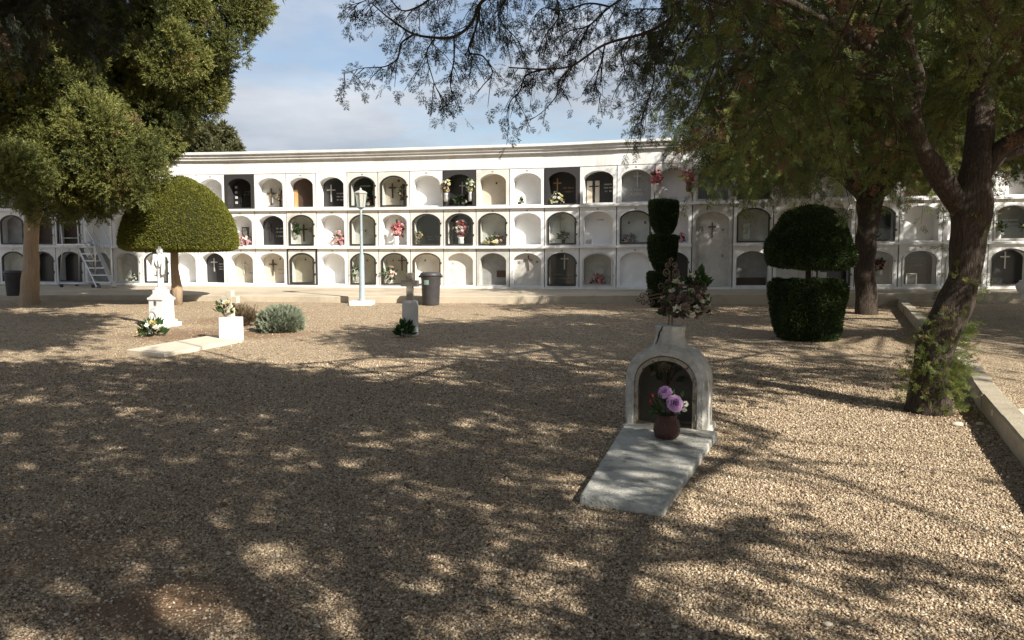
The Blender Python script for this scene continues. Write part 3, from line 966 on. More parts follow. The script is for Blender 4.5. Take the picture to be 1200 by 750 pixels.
# ------------------------------------------------------------------ flowers
def bloom_template():
    qd = []
    for ringi, (n_, tilt, ln) in enumerate(((6, 62, 1.0), (5, 30, .8))):
        for k in range(n_):
            a = 2 * math.pi * (k + .5 * ringi) / n_
            d = np.array([math.sin(R(tilt)) * math.cos(a), math.cos(R(tilt)), math.sin(R(tilt)) * math.sin(a)])
            s_ = np.array([-math.sin(a), 0, math.cos(a)])
            p = np.zeros(3)
            qd.append([p, p + d * ln * .6 + s_ * .38 * ln, p + d * ln, p + d * ln * .6 - s_ * .38 * ln])
    return tmpl(qd)
T_BLOOM = bloom_template()

def vase(mb_, r, h, c=(0, 0, 0), sides=14):
    mb_.lathe([(r * .7, 0), (r * .95, h * .3), (r * .8, h * .75), (r, h), (r * .85, h), (r * .6, h * .8)], c, sides)

def bouquet(label, pos, w_, h_, mats, n, group=None, leaves=40, seed=1, vase_mat=None, vh=.14, d_=None, bs=.045, name='flower_bouquet', cat='flowers', leaf_len=.09, lean=(0, 0)):
    rs = np.random.default_rng(seed)
    t = thing(name, label, cat, pos, 0, group)
    base = 0
    if vase_mat:
        m = MB(); vase(m, w_ * .22, vh); m.build('vase', M[vase_mat], t, True); base = vh * .95
    d_ = d_ or w_ * .7
    P = rs.normal(size=(n, 3)); P = norm(P) * (rs.random((n, 1)) ** .4)
    P[:, 2] = np.abs(P[:, 2]) if not vase_mat else P[:, 2]
    ctr = np.array([lean[0], lean[1], base + (h_ * .5 if vase_mat else .02)])
    Dv = P + np.array([0, -.5, .5])
    Pw = P * np.array([w_ / 2, d_ / 2, h_ / 2 if vase_mat else h_]) + ctr
    idx = rs.integers(0, len(mats), n)
    for k, mt in enumerate(mats):
        s_ = idx == k
        if s_.any():
            scatter('blossoms', Pw[s_], Dv[s_], rs.uniform(.8, 1.25, s_.sum()) * bs, T_BLOOM, M[mt], rs.random(s_.sum()), t, rs=rs)
    L_ = norm(rs.normal(size=(leaves, 3))) * (rs.random((leaves, 1)) ** .5)
    if not vase_mat: L_[:, 2] = np.abs(L_[:, 2])
    Lw = L_ * np.array([w_ / 2, d_ / 2, h_ / 2 if vase_mat else h_]) * .85 + ctr
    scatter('leaves', Lw, L_ + np.array([0, -.2, .35]), rs.uniform(.7, 1.2, leaves) * leaf_len, T_LEAF2, M['leafg'], rs.random(leaves), t, rs=rs)
    if vase_mat or n > 3:
        m = MB()
        for k in range(min(n, 7)):
            m.tube([(0, 0, base * .6 if vase_mat else 0), tuple(Pw[k])], .003, 4)
        m.build('stems', M['twig'], t)
    return t

def inn(i, r, u, v, d):
    c = CELLS[(i, r)]
    return c.W(c.c + u * c.ro, v if v > 1 else c.vb + .004 + v, d)
GN = 'flowers left in the wall niches'
bouquet('pale pink flowers in a white niche of the top tier, left of a brown one', inn(11, 1, .62, 0, .13), .16, .34, ['salmon', 'whitef'], 12, GN, 26, 11, 'bronze', .12)
bouquet('flowers inside the glazed black niche behind the street lamp lantern', inn(14, 1, .2, 0, .14), .24, .22, ['pink', 'whitef'], 16, GN, 25, 12)
bouquet('tall pink bouquet on the right side of a glazed cream niche in the top tier', inn(15, 1, .62, 0, .12), .2, .42, ['pink', 'salmon', 'dried'], 24, GN, 40, 13, 'silver', .14)
bouquet('cream flowers in a holder left of the dark stone niche in the top tier', inn(17, 1, -.95, .08, -.09), .26, .34, ['whitef', 'yellowf', 'salmon'], 26, GN, 40, 14, 'silver', .2)
bouquet('yellow white flowers in a holder right of the dark stone niche in the top tier', inn(17, 1, .88, .08, -.09), .2, .34, ['whitef', 'yellowf'], 18, GN, 40, 15, 'silver', .22)
bouquet('dry grey sprig in the middle of the dark stone niche of the top tier', inn(17, 1, .0, 0, .1), .34, .25, ['dried', 'whitef'], 14, GN, 40, 16)
bouquet('tiny dark sprig at the bottom of a plain white top tier niche', inn(19, 1, -.5, 0, .1), .15, .15, ['dried', 'whitef'], 5, GN, 22, 17)
bouquet('white flowers at the foot of the black niche with gilt letters', inn(20, 1, -.45, 0, .08), .34, .26, ['whitef', 'yellowf'], 30, GN, 40, 18)
bouquet('bright pink bouquet on the left jamb of the niche above the stacked topiary', inn(23, 1, -1.12, .18, -.1), .3, .32, ['pink', 'redpink', 'pink'], 44, GN, 26, 19, 'silver', .2, bs=.05)
bouquet('bright pink bouquet on the right jamb of the niche above the stacked topiary', inn(23, 1, 1.0, .18, -.1), .32, .3, ['pink', 'redpink', 'pink'], 44, GN, 26, 20, 'bronze', .2, bs=.05)
bouquet('pink and white flowers under the framed portrait in the niche beside the yellow green dome', inn(10, 2, .35, 0, .06), .42, .24, ['salmon', 'pink', 'whitef'], 36, GN, 30, 21)
bouquet('green sprig hanging in a glazed cream niche of the middle tier', inn(12, 2, -.55, .22, .1), .14, .35, ['yellowf'], 4, GN, 60, 22)
bouquet('pale pink flowers heaped in the right corner of a white middle tier niche', inn(13, 2, .45, 0, .06), .36, .34, ['salmon', 'salmon', 'pink'], 44, GN, 36, 23)
bouquet('red and pink bouquet leaning in a white vase in the middle tier', inn(15, 2, .05, 0, .10), .34, .40, ['redpink', 'pink', 'salmon'], 56, GN, 30, 24, 'white', .2, lean=(.04, -.02))
bouquet('small yellow flowers in the left corner of a black glazed middle niche', inn(16, 2, -.72, 0, .1), .16, .24, ['yellowf', 'salmon'], 9, GN, 22, 25, 'bronze', .1)
bouquet('tall pink and white bouquet filling a black niche in the middle tier', inn(17, 2, 0, 0, .12), .34, .46, ['pink', 'whitef', 'redpink'], 60, GN, 30, 26, 'white', .18)
bouquet('low cream and yellow flowers across a glazed grey middle niche', inn(18, 2, .1, 0, .12), .52, .24, ['whitef', 'yellowf', 'salmon'], 46, GN, 50, 27)
bouquet('dark dried plant in a pot in a glazed grey middle niche', inn(20, 2, .05, 0, .12), .22, .2, ['dried'], 10, GN, 36, 28, 'frame', .1)
bouquet('faded greenish flowers low in a glazed niche beside the stacked topiary', inn(22, 2, -.4, 0, .12), .4, .2, ['dried', 'salmon'], 18, GN, 50, 29)
bouquet('small red flowers in the middle tier niche right of the stacked topiary', inn(23, 2, .6, 0, .1), .16, .2, ['redpink'], 14, GN, 16, 30)
bouquet('white flowers in the bottom tier niche behind the white monument', inn(6, 3, .3, 0, .1), .3, .16, ['whitef'], 18, GN, 20, 31)
bouquet('white flowers with green leaves in the bottom niche behind the lamp post', inn(14, 3, -.65, .05, .06), .24, .3, ['whitef'], 13, GN, 60, 32, 'silver', .1)
bouquet('white flowers with dark leaves in the bottom niche left of the small stone cross', inn(15, 3, -.4, 0, .04), .38, .34, ['whitef', 'salmon'], 16, GN, 90, 33, 'silver', .1)
bouquet('red flowers low in a grey bottom tier niche', inn(21, 3, -.05, .03, .05), .34, .24, ['redpink', 'pink'], 30, GN, 36, 34)
bouquet('dark and pale flowers in the bottom niche beside the far tree trunk', inn(28, 3, .15, .2, -.03), .3, .26, ['darkred', 'salmon', 'dried'], 22, GN, 40, 35, 'silver', .12)
bouquet('leafy plant on display in the dark glazed niche beside the far tree trunk', inn(28, 2, -.2, 0, .1), .5, .3, ['dried', 'yellowf'], 12, GN, 80, 36)
bouquet('pale sprig in the bottom niche hidden by the near trunk', inn(30, 3, -.4, .05, .05), .2, .3, ['whitef'], 6, GN, 30, 39)
for u_, nm in ((-.68, 'left'), (.85, 'right')):
    bouquet('yellow green plant in a white pot, %s one of two in a grey glazed niche' % nm, inn(31, 2, u_, 0, .05), .24, .18, ['yellowf'], 8, 'potted plants in the right niche', 70, 37 + (u_ > 0), 'white', .18, name='potted_plant', cat='plant')
# framed portrait and frames standing in niches
def stand_frame(label, p, cell, ww, hh, mtf, mti):
    t_ = cell.t; ang = math.atan2(t_.y, t_.x)
    t = thing('picture_frame', label, 'picture frame', p, ang)
    m = MB(); b_ = .02
    m.box((-ww / 2 + b_ / 2, 0, hh / 2), (b_, .02, hh)); m.box((ww / 2 - b_ / 2, 0, hh / 2), (b_, .02, hh))
    m.box((0, 0, hh - b_ / 2), (ww - 2 * b_, .02, b_)); m.box((0, 0, b_ / 2), (ww - 2 * b_, .02, b_))
    m.build('frame', M[mtf], t)
    m = MB(); m.box((0, .003, hh / 2), (ww - 2 * b_, .008, hh - 2 * b_)); m.build('picture', M[mti], t)
    return t
stand_frame('black framed portrait in a white niche right of the yellow green dome', inn(10, 2, .15, .2, .16), CELLS[(10, 2)], .19, .25, 'black', 'photo')
m = MB(); m.box((0, 0, .05), (.14, .08, .10)); 
tag(m.build('ledge_block', M['plaster2'], loc=inn(10, 2, .15, .0, .16) + Vector((0, 0, .0))), 'small white block under the framed portrait in the niche', 'block')
bpy.data.objects['ledge_block'].scale = (1.2, 1, 1.98)
stand_frame('white picture frame standing in the black bottom niche left of the near trunk', inn(29, 3, -.35, 0, .10), CELLS[(29, 3)], .22, .25, 'white', 'photo')

# ------------------------------------------------------------------ tree machinery
def lumpy(o, amp, sc, seed=0):
    rs = np.random.default_rng(seed)
    me = o.data; n = len(me.vertices)
    co = np.empty(n * 3, np.float32); me.vertices.foreach_get('co', co); co = co.reshape(-1, 3)
    nr = np.empty(n * 3, np.float32); me.vertices.foreach_get('normal', nr); nr = nr.reshape(-1, 3)
    h = np.zeros(n)
    for k in range(6):
        kv = rs.normal(size=3) * sc * (1 + k * .6); kv[2] *= .35
        h += np.sin(co @ kv + rs.uniform(0, 6)) / (1 + k * .5)
    co += nr * (h * amp * .5)[:, None]
    me.vertices.foreach_set('co', co.ravel()); me.update()

def smooth_line(pts, rad, per=8):
    """catmull-rom"""
    P = [Vector(p) for p in pts]; out = []; ro = []
    n = len(P)
    for i in range(n - 1):
        p0, p1, p2, p3 = P[max(i - 1, 0)], P[i], P[i + 1], P[min(i + 2, n - 1)]
        for k in range(per):
            t = k / per
            out.append(.5 * ((2 * p1) + (p2 - p0) * t + (2 * p0 - 5 * p1 + 4 * p2 - p3) * t * t + (3 * p1 - p0 - 3 * p2 + p3) * t ** 3))
            ro.append(rad[i] * (1 - t) + rad[i + 1] * t)
    out.append(P[-1]); ro.append(rad[-1])
    return out, ro

def ellip(px, py, x0, y0, rx, ry):
    return ((px - x0) / rx) ** 2 + ((py - y0) / ry) ** 2 < 1

def shade_map(px, py, wallhit):
    px = np.asarray(px, float); py = np.asarray(py, float)
    v = np.full(px.shape, .55)
    def P(poly, val): v[inpoly(px, py, poly) & ~wallhit] = val
    v[(px > -80) & (px < 1280) & (py > 345) & (py < 800)] = .90
    P([(0, 600), (560, 560), (560, 800), (0, 800)], .78)
    P([(560, 640), (900, 700), (900, 800), (560, 800)], .62)
    P([(60, 330), (560, 330), (650, 366), (560, 375), (400, 382), (352, 400), (430, 418), (540, 447), (480, 447), (400, 438), (300, 424), (220, 417), (-80, 418), (-80, 409), (60, 411), (105, 402), (130, 385), (165, 372), (150, 358), (60, 346)], 0.0)
    P([(360, 392), (430, 380), (560, 376), (760, 372), (780, 410), (760, 445), (560, 440), (430, 415)], .84)
    P([(430, 445), (760, 445), (740, 520), (500, 515)], .68)
    P([(840, 470), (1000, 476), (1080, 488), (1150, 498), (1210, 600), (1200, 650), (1000, 615), (900, 570), (842, 535)], .0)
    P([(970, 360), (1070, 365), (1075, 412), (985, 415)], .03)
    P([(820, 376), (930, 378), (930, 416), (820, 414)], .3)
    P([(560, 357), (900, 357), (900, 372), (700, 372)], .45)
    P([(780, 418), (1070, 420), (1070, 468), (780, 462)], .78)
    P([(480, 580), (840, 560), (1010, 640), (1050, 760), (480, 770)], .78)
    P([(1010, 640), (1200, 660), (1210, 800), (1040, 800)], .35)
    P([(-700, 345), (-80, 345), (-80, 409), (-700, 500)], .85)
    P([(-80, 345), (50, 346), (150, 358), (165, 372), (130, 385), (105, 402), (60, 411), (-80, 409)], .97)
    P([(1085, 385), (1130, 395), (1200, 470), (1200, 500), (1130, 440)], .05)
    P([(1115, 365), (1210, 365), (1210, 480), (1150, 405)], .92)
    # the wall
    wv = np.where(px < 540, 0.0, .52)
    wv[inpoly(px, py, [(520, 360), (650, 300), (690, 245), (765, 215), (780, 180), (830, 100), (520, 100)])] = 0.0
    wv[inpoly(px, py, [(600, 360), (520, 360), (650, 300)])] = .5
    wv[(px > 765) & (py < 245)] = .35
    wv[(px < 135) & (px > -300)] = .95
    v = np.where(wallhit, wv, v)
    return v

def sun_hit(P):
    dz = -sd.z
    g = np.array([gz(y) for y in P[:, 1]])
    t = (P[:, 2] - g) / dz
    H = P + np.array(sd)[None] * t[:, None]
    g2 = np.clip(H[:, 1], -12, 17) * SLOPE
    t = (P[:, 2] - g2) / dz
    H = P + np.array(sd)[None] * t[:, None]
    wy = 18.4
    wh = H[:, 1] > wy
    tw = (wy - P[:, 1]) / sd.y
    Hw = P + np.array(sd)[None] * tw[:, None]
    return np.where(wh[:, None], Hw, H), wh

LITZONES = [(tuple(at(140, 190, 13.6)), 1.6, .93), (tuple(at(55, 185, 13.0)), .9, .8), (tuple(at(250, 60, 14.6)), 1.5, .9), (tuple(at(300, 0, 15)), 1.2, .9), (tuple(at(212, 250, 15.8)), 1.5, 1.0), (tuple(at(35, 305, 17)), .45, 1.0), (tuple(at(190, 340, 12.3)), .8, 1.0), (tuple(at(840, 170, 7.5)), .6, .85), (tuple(at(1040, 200, 13)), .9, .85), (tuple(at(1000, 120, 7.5)), .5, .85), (tuple(at(900, 70, 6.5)), .5, .85), (tuple(at(1165, 185, 7.6)), .6, .9), (tuple(at(870, 190, 12.5)), .7, .8), (tuple(at(1110, 60, 6)), .35, .8), (tuple(at(800, 110, 6.5)), .4, .8)]
CAMP = np.array([0, 0, CAM_H])
def crown_points(ctr, rad, n, poly, seed, hid=1.0, keep_out=.42):
    rs = np.random.default_rng(seed)
    P = norm(rs.normal(size=(n, 3))) * rs.random((n, 1)) ** (1 / 2.6) * np.array(rad) + np.array(ctr)
    px, py, dep = project(P)
    mg = keep_out * F / np.maximum(dep, .3)
    infr = (dep > .2) & (px > -mg) & (px < 1200 + mg) & (py > -mg) & (py < 750 + mg)
    ok = inpoly(px, py, poly) if poly else np.zeros(n, bool)
    H, wh = sun_hit(P)
    hx, hy, hd = project(H)
    s = shade_map(np.where(hd > .2, hx, -999), np.where(hd > .2, hy, 9999), wh)
    for ox, oy in ((.45, 0), (-.45, 0), (0, .45), (0, -.45), (.3, .3), (-.3, .3), (.3, -.3), (-.3, -.3)):
        hx2, hy2, hd2 = project(H + np.array([ox, oy * (1 - wh.mean() * 0), 0]))
        s2 = shade_map(np.where(hd2 > .2, hx2, -999), np.where(hd2 > .2, hy2, 9999), wh)
        s = np.where(~wh & (s2 < .1), np.minimum(s, .06), s)
    keep = (~infr | ok) & (rs.random(n) < np.where(ok & infr, np.minimum(1, s + .25 * (s > .02)), s * hid))
    keep &= np.linalg.norm(P - CAMP, axis=1) > 1.9
    keep &= ~(ok & infr & (dep < 3.8))
    # these crowns leave gaps through which the sun reaches the big cypress and the dome
    for c_, r_, pr in LITZONES:
        v_ = np.array(c_)[None] - P; al = v_ @ np.array(sd); dist = np.linalg.norm(v_ - al[:, None] * np.array(sd)[None], axis=1)
        keep &= ~((al > 0) & (dist < r_) & (rs.random(n) < pr))
    keep &= (P[:, 2] > 2.0)
    return P[keep], (ok & infr)[keep], rs

def twig_sprays(P0, D0, ln, n_s, rs, droop=.5):
    """sprays along a drooping twig"""
    t = np.linspace(.12, 1, n_s)
    pos = P0[None] + D0[None] * (t * ln)[:, None]
    pos[:, 2] -= droop * ln * t ** 2 * .6
    tan = D0[None] - np.array([0, 0, 1.0])[None] * (droop * t * 1.2)[:, None]
    tan = norm(tan)
    side = norm(np.cross(tan, rs.normal(size=3)[None].repeat(n_s, 0)))
    sgn = np.where(np.arange(n_s) % 2 == 0, 1, -1)[:, None]
    dirs = norm(tan * .9 + side * sgn * .75 + rs.normal(size=(n_s, 3)) * .18)
    return pos, dirs

def canopy(t, P, vis, rs, mt, limbs, vis_len=.17, hid_len=.21, nv=8, nh=30, rad=.38, tintb=.4, droop=.6, vk=7):
    """crown foliage (one part) and the fine branches (one part)"""
    ap, ad, as_, at_ = [], [], [], []
    bp_, bd, bs, bt = [], [], [], []
    br = MB()
    lp = np.array([q for l in limbs for q in l])
    for p, vi in zip(P, vis):
        tb = tintb + rs.normal() * .16
        j = np.argmin(np.linalg.norm(lp - p, axis=1) + np.abs(rs.normal(size=len(lp))) * .3)
        a = lp[j]
        out = p - a; dist = np.linalg.norm(out)
        if dist > .15:
            mid = (a + p) / 2 + rs.normal(size=3) * .08 * dist + np.array([0, 0, .12 * dist])
            br.tube([tuple(a), tuple(mid), tuple(p)], [min(.03, .012 + .008 * dist), .011, .006], 5 if vi else 4, cap=False)
        out = out / max(dist, .01)
        if vi:
            for k in range(vk):
                d0 = norm((out * .5 + rs.normal(size=3) * .75 + np.array([0, 0, -.25]))[None])[0]
                p0 = p + rs.normal(size=3) * .10
                L_ = rs.uniform(.25, .55)
                pos, dirs = twig_sprays(p0, d0, L_, nv, rs, droop)
                ap.append(pos); ad.append(dirs); as_.append(rs.uniform(.7, 1.2, nv) * vis_len); at_.append(np.clip(tb + rs.normal(size=nv) * .14 + rs.normal() * .12 + (rs.random() < .10) * .45, 0, 1))
                e = pos[-1]; mm = pos[len(pos) // 2]
                br.tube([tuple(p0), tuple(mm), tuple(e)], [.0045, .003, .0015], 3, cap=False)
        else:
            q = p + rs.normal(size=(nh, 3)) * rad * np.array([.55, .55, .4])
            bp_.append(q); bd.append(out + rs.normal(size=(nh, 3)) * .9 + np.array([0, 0, -.2]))
            bs.append(rs.uniform(.7, 1.25, nh) * hid_len); bt.append(np.clip(tb + rs.normal(size=nh) * .12, 0, 1))
    parts = []
    # one crown mesh: fine sprays where they can be told apart, broader ones above
    VV, FF, TT = [], [], []; off = 0
    for (pp, dd, ss, tt, T) in ((ap, ad, as_, at_, T_FERN), (bp_, bd, bs, bt, T_MID)):
        if not pp: continue
        pp = np.concatenate(pp); dd = norm(np.concatenate(dd)); ss = np.concatenate(ss); tt = np.concatenate(tt)
        n = len(pp)
        Sd = norm(np.cross(dd, rs.normal(size=(n, 3)))); Nn = np.cross(Sd, dd)
        TV, TF = T
        V = pp[:, None] + ss[:, None, None] * (TV[None, :, 0:1] * Sd[:, None] + TV[None, :, 1:2] * dd[:, None] + TV[None, :, 2:3] * Nn[:, None])
        VV.append(V.reshape(-1, 3)); FF.append((TF[None] + (np.arange(n) * len(TV))[:, None, None]).reshape(-1, 4) + off); TT.append(np.repeat(tt, len(TV)))
        off += n * len(TV)
    loc = np.array(t.location)
    cr_ = np_mesh('crown', np.concatenate(VV) - loc, np.concatenate(FF), mt, t, np.concatenate(TT))
    if br.v:
        br.v = [tuple(np.array(v) - loc) for v in br.v]
        br.build('branches', M['twig'], t)
    return cr_

def limb_mesh(t, name, lines, mt, seed=1, sides=12, amp=.02):
    m = MB(); loc = Vector(t.location)
    for pts, rad in lines:
        p2, r2 = smooth_line(pts, rad, 6)
        m.tube([q - loc for q in p2], r2, sides)
    o = m.build(name, mt, t, True)
    lumpy(o, amp, 9, seed)
    return o

POLY_R = [(745, -60), (775, 20), (757, 70), (752, 150), (815, 180), (850, 226), (872, 236), (900, 226), (955, 230), (965, 205), (1000, 210), (1040, 230), (1075, 222), (1110, 200), (1150, 212), (1260, 216), (1260, -60)]
POLY_R2 = [(x, y - 24 if y > 0 else y) for x, y in POLY_R]
POLY_RA = [(x + (12 if x < 790 else 0), y - 48 if y > 100 else y - 15) for x, y in POLY_R]
LIMB_GAP = [[(1010, 60), (1122, 60), (1122, 150), (1165, 260), (1075, 260), (1030, 180)], [(1100, 20), (1197, 20), (1197, 260), (1085, 260)], [(1150, 150), (1210, 130), (1210, 180), (1150, 220)]]
POLY_L = [(-60, -60), (115, -60), (110, 30), (75, 95), (40, 120), (-60, 150)]

def limbs_to(base, tops, r0):
    lines = []
    for tp in tops:
        b_ = Vector(base); e = Vector(tp)
        mid = b_.lerp(e, .5) + Vector((random.uniform(-.3, .3), random.uniform(-.3, .3), .35))
        lines.append(([b_, mid, e], [r0, r0 * .6, r0 * .22]))
    return lines

def pts_of(lines):
    return [np.array([tuple(q) for q in smooth_line(p, r, 8)[0]]) for p, r in lines]

# --- near right tree -------------------------------------------------
g0 = ground(1089, 482); Yt = g0.y
def tp(px, py, dy=0): return at(px, py, Yt + dy)
k_ = Yt / F
tA = thing('juniper_tree', 'leaning rough barked tree by the kerb, forked trunk, green shoots at its foot', 'tree', tuple(g0))
trunk_lines = [([g0 + Vector((0, 0, -.1)), tp(1089, 474), tp(1094, 430), tp(1106, 385), tp(1130, 330), tp(1136, 275), tp(1136, 235), tp(1138, 205), tp(1140, 180)], [34 * k_, 25.5 * k_, 21 * k_, 20 * k_, 16 * k_, 17 * k_, 20 * k_, 15 * k_, 5 * k_])]
limb_mesh(tA, 'trunk', trunk_lines, M['bark'], 1, 20, .035)
limbsA = [
    ([tp(1132, 250), tp(1100, 205, -.05), tp(1077, 165, -.15), tp(1068, 130, -.2), tp(1075, 95, -.2), tp(1062, 40, -.3), tp(1040, -60, -.5), tp(960, -170, -.9)], [15 * k_, 11.5 * k_, 10 * k_, 9.5 * k_, 8.5 * k_, 7 * k_, 6 * k_, 3 * k_]),
    ([tp(1138, 245), tp(1143, 200), tp(1148, 150, .1), tp(1150, 90, .2), tp(1142, 20, .3), tp(1150, -80, .5), tp(1120, -220, .6)], [20 * k_, 17 * k_, 14 * k_, 12 * k_, 10 * k_, 8 * k_, 3 * k_]),
    ([tp(1142, 215), tp(1170, 178), tp(1200, 158, -.1), tp(1250, 120, -.3), tp(1330, 40, -.6)], [13 * k_, 10 * k_, 9 * k_, 8 * k_, 4 * k_]),
    ([tp(1150, 205), tp(1190, 178, .3), tp(1240, 172, .6), tp(1300, 150, .8)], [6 * k_, 5 * k_, 4 * k_, 2 * k_]),
    ([tp(1145, 110), tp(1175, 60, -.2), tp(1210, 20, -.3), tp(1260, -60, -.5)], [7 * k_, 5 * k_, 4 * k_, 3 * k_]),
    ([tp(1070, 120, -.2), tp(1020, 60, -.3), tp(940, 10, -.3), tp(860, -20, -.4), tp(760, -40, -.8), tp(690, -120, -1.2)], [6 * k_, 5 * k_, 4.5 * k_, 4 * k_, 3 * k_, 2 * k_]),
    ([tp(1072, 100, -.2), tp(1040, 70, .8), tp(980, 50, 1.8), tp(900, 20, 2.8), tp(820, -20, 3.6)], [6 * k_, 5 * k_, 4 * k_, 3.5 * k_, 2 * k_]),
    ([tp(1150, 60, .2), tp(1180, -20, 1.2), tp(1180, -80, 2.6)], [7 * k_, 6 * k_, 3 * k_]),
    ([tp(1148, 0, .3), tp(1160, -140, -1.2), tp(1150, -300, -2.8)], [8 * k_, 5 * k_, 3 * k_]),
]
for l in limbsA: limb_mesh(tA, 'limb', [l], M['bark'], 5, 10, .012)
cA = (3.0, 6.3, 4.7); rA = (4.3, 4.0, 2.5)
P, v, rs = crown_points(cA, rA, 1700, POLY_RA, 21, .5)
_x, _y, _d = project(P)
_k = np.zeros(len(P), bool)
for g_ in LIMB_GAP: _k |= inpoly(_x, _y, g_)
_k &= (P[:, 1] < Yt + .35) & v
P, v = P[~_k], v[~_k]
canopy(tA, P, v, rs, M['juni'], pts_of(limbsA), vis_len=.15, nv=9, vk=9, tintb=.46)
# shoots sprouting from the lower trunk
tl, rl = smooth_line(*trunk_lines[0], 8)
rs = np.random.default_rng(5)
sp_p, sp_d = [], []
for k in range(260):
    s = rs.random() ** 1.0
    py_ = rs.choice([rs.normal(440, 22), rs.normal(400, 30), rs.uniform(230, 480)], p=[.45, .30, .25])
    # nearest trunk ring
    zz = tp(1100, py_).z
    j = min(range(len(tl)), key=lambda q_: abs(tl[q_].z - zz))
    a_ = rs.uniform(math.pi, 2 * math.pi) if rs.random() < .75 else rs.uniform(0, math.pi)
    o_ = np.array([math.cos(a_), math.sin(a_), 0])
    b0 = np.array(tl[j]) + o_ * rl[j] * .95
    ln_ = rs.uniform(0, .10) * (1.3 if py_ > 400 else .5)
    for q_ in range(3):
        sp_p.append(b0 + o_ * ln_ * q_ / 2 + rs.normal(size=3) * .02); sp_d.append(o_ + rs.normal(size=3) * .6 + np.array([0, 0, .25]))
sp_p = np.array(sp_p); n = len(sp_p)
scatter('shoots', sp_p - np.array(tA.location), np.array(sp_d), rs.uniform(.05, .12, n), T_FERN, M['juni'], np.clip(rs.normal(.6, .18, n), 0, .88), tA)

# --- far right tree --------------------------------------------------
g1 = ground(1015, 368); Yb = g1.y; kb = Yb / F
def tq(px, py, dy=0): return at(px, py, Yb + dy)
tB = thing('juniper_tree', 'straight brown trunked tree behind, between mushroom topiary and leaning tree', 'tree', tuple(g1))
limb_mesh(tB, 'trunk', [([g1 + Vector((0, 0, -.1)), tq(1015, 362), tq(1013, 330), tq(1014, 290), tq(1019, 255), tq(1021, 232)], [14.5 * kb, 12.5 * kb, 11 * kb, 10.5 * kb, 12 * kb, 15 * kb])], M['bark'], 3, 16, .03)
limbsB = [
    ([tq(1016, 240), tq(1003, 215), tq(985, 170, -.2), tq(950, 120, -.6), tq(890, 60, -1)], [9 * kb, 8 * kb, 6 * kb, 4 * kb, 2 * kb]),
    ([tq(1024, 240), tq(1030, 205), tq(1045, 150, .2), tq(1060, 80, .5), tq(1080, -20, .8)], [10 * kb, 9 * kb, 7 * kb, 5 * kb, 2 * kb]),
    ([tq(1020, 236), tq(1018, 190), tq(1010, 120), tq(1000, 20), tq(990, -80)], [8 * kb, 8 * kb, 6 * kb, 5 * kb, 2 * kb]),
    ([tq(1012, 232), tq(960, 190, -.8), tq(890, 150, -1.6), tq(830, 130, -2.2)], [6 * kb, 5 * kb, 3 * kb, 2 * kb]),
    ([tq(1026, 234), tq(1070, 190, -1), tq(1120, 150, -1.8)], [6 * kb, 5 * kb, 2 * kb]),
    ([tq(1018, 200), tq(960, 150, 1), tq(900, 110, 2)], [6 * kb, 4 * kb, 2 * kb]),
    ([tq(1035, 190), tq(1090, 140, 1), tq(1150, 90, 2)], [6 * kb, 4 * kb, 2 * kb]),
]
for l in limbsB: limb_mesh(tB, 'limb', [l], M['bark'], 6, 8, .012)
P, v, rs = crown_points((5.9, 13.4, 4.55), (4.6, 4.0, 2.65), 1350, POLY_R2, 22, .5)
canopy(tB, P, v, rs, M['juni'], pts_of(limbsB), vis_len=.20, nv=7, vk=8, tintb=.52)

# --- tree at the right, its trunk outside the picture ------------------
tE = thing('juniper_tree', 'crown of dark drooping foliage filling the top right corner of the photo', 'tree', (12.2, 9.6, gz(9.6)))
limb_mesh(tE, 'trunk', [([(12.2, 9.6, .1), (12.1, 9.6, 1.4), (12.2, 9.7, 2.6), (12.1, 9.7, 3.6)], [.34, .28, .26, .26])], M['bark'], 8, 14, .03)
limbsE = limbs_to((12.1, 9.7, 3.3), [(8.8, 8.9, 5.2), (9.6, 12.6, 5.6), (12.5, 13.6, 6), (15, 10, 6), (12.2, 9.4, 7.6), (10.5, 6.6, 5.4)], .15)
for l in limbsE: limb_mesh(tE, 'limb', [l], M['bark'], 6, 8, .012)
P, v, rs = crown_points((11.3, 7.8, 5.1), (5.0, 6.6, 2.7), 1500, [(1100, -60), (1260, -60), (1260, 205), (1170, 200), (1120, 120)], 23, .9)
canopy(tE, P, v, rs, M['juni'], pts_of(limbsE), vis_len=.20, nv=7, vk=7)

# --- tree over the photographer: its hanging sprays cross the sky ------
tC = thing('juniper_tree', 'overhanging tree whose thin drooping sprays hang against the open sky', 'tree', (3.6, -2.2, gz(-2.2)))
limb_mesh(tC, 'trunk', [([(3.6, -2.2, -.3), (3.5, -2.1, 1.2), (3.3, -1.9, 2.4), (3.2, -1.7, 3.4)], [.36, .3, .27, .28])], M['bark'], 9, 14, .03)
limbsC = limbs_to((3.2, -1.7, 3.2), [(-2.6, 1.2, 5.6), (.2, 3.4, 4.9), (3.4, 2.8, 5.6), (7.4, .2, 5.6), (6, -5, 5.8), (-.5, -5, 5.8), (2.6, -1.4, 7.4), (-3.6, -2.2, 5.9)], .09)
hb = [at(700, -260, 4.7), at(690, -130, 4.7), at(640, -50, 4.7)]
limbsC.append(([Vector((.2, 3.4, 4.9)), Vector((.45, 4.2, 4.3)), hb[0], hb[1]], [.04, .034, .028, .02]))
limbsC.append(([Vector((.2, 3.4, 4.9)), Vector((1.2, 4.4, 4.2)), at(900, -160, 5.0), at(830, -40, 5.0)], [.04, .034, .028, .02]))
for l in limbsC: limb_mesh(tC, 'limb', [l], M['bark'], 6, 8, .012)
P, v, rs = crown_points((1.6, -.6, 5.2), (7.2, 6.0, 2.7), 1480, None, 24, .95)
ptsC = pts_of(limbsC[:8])
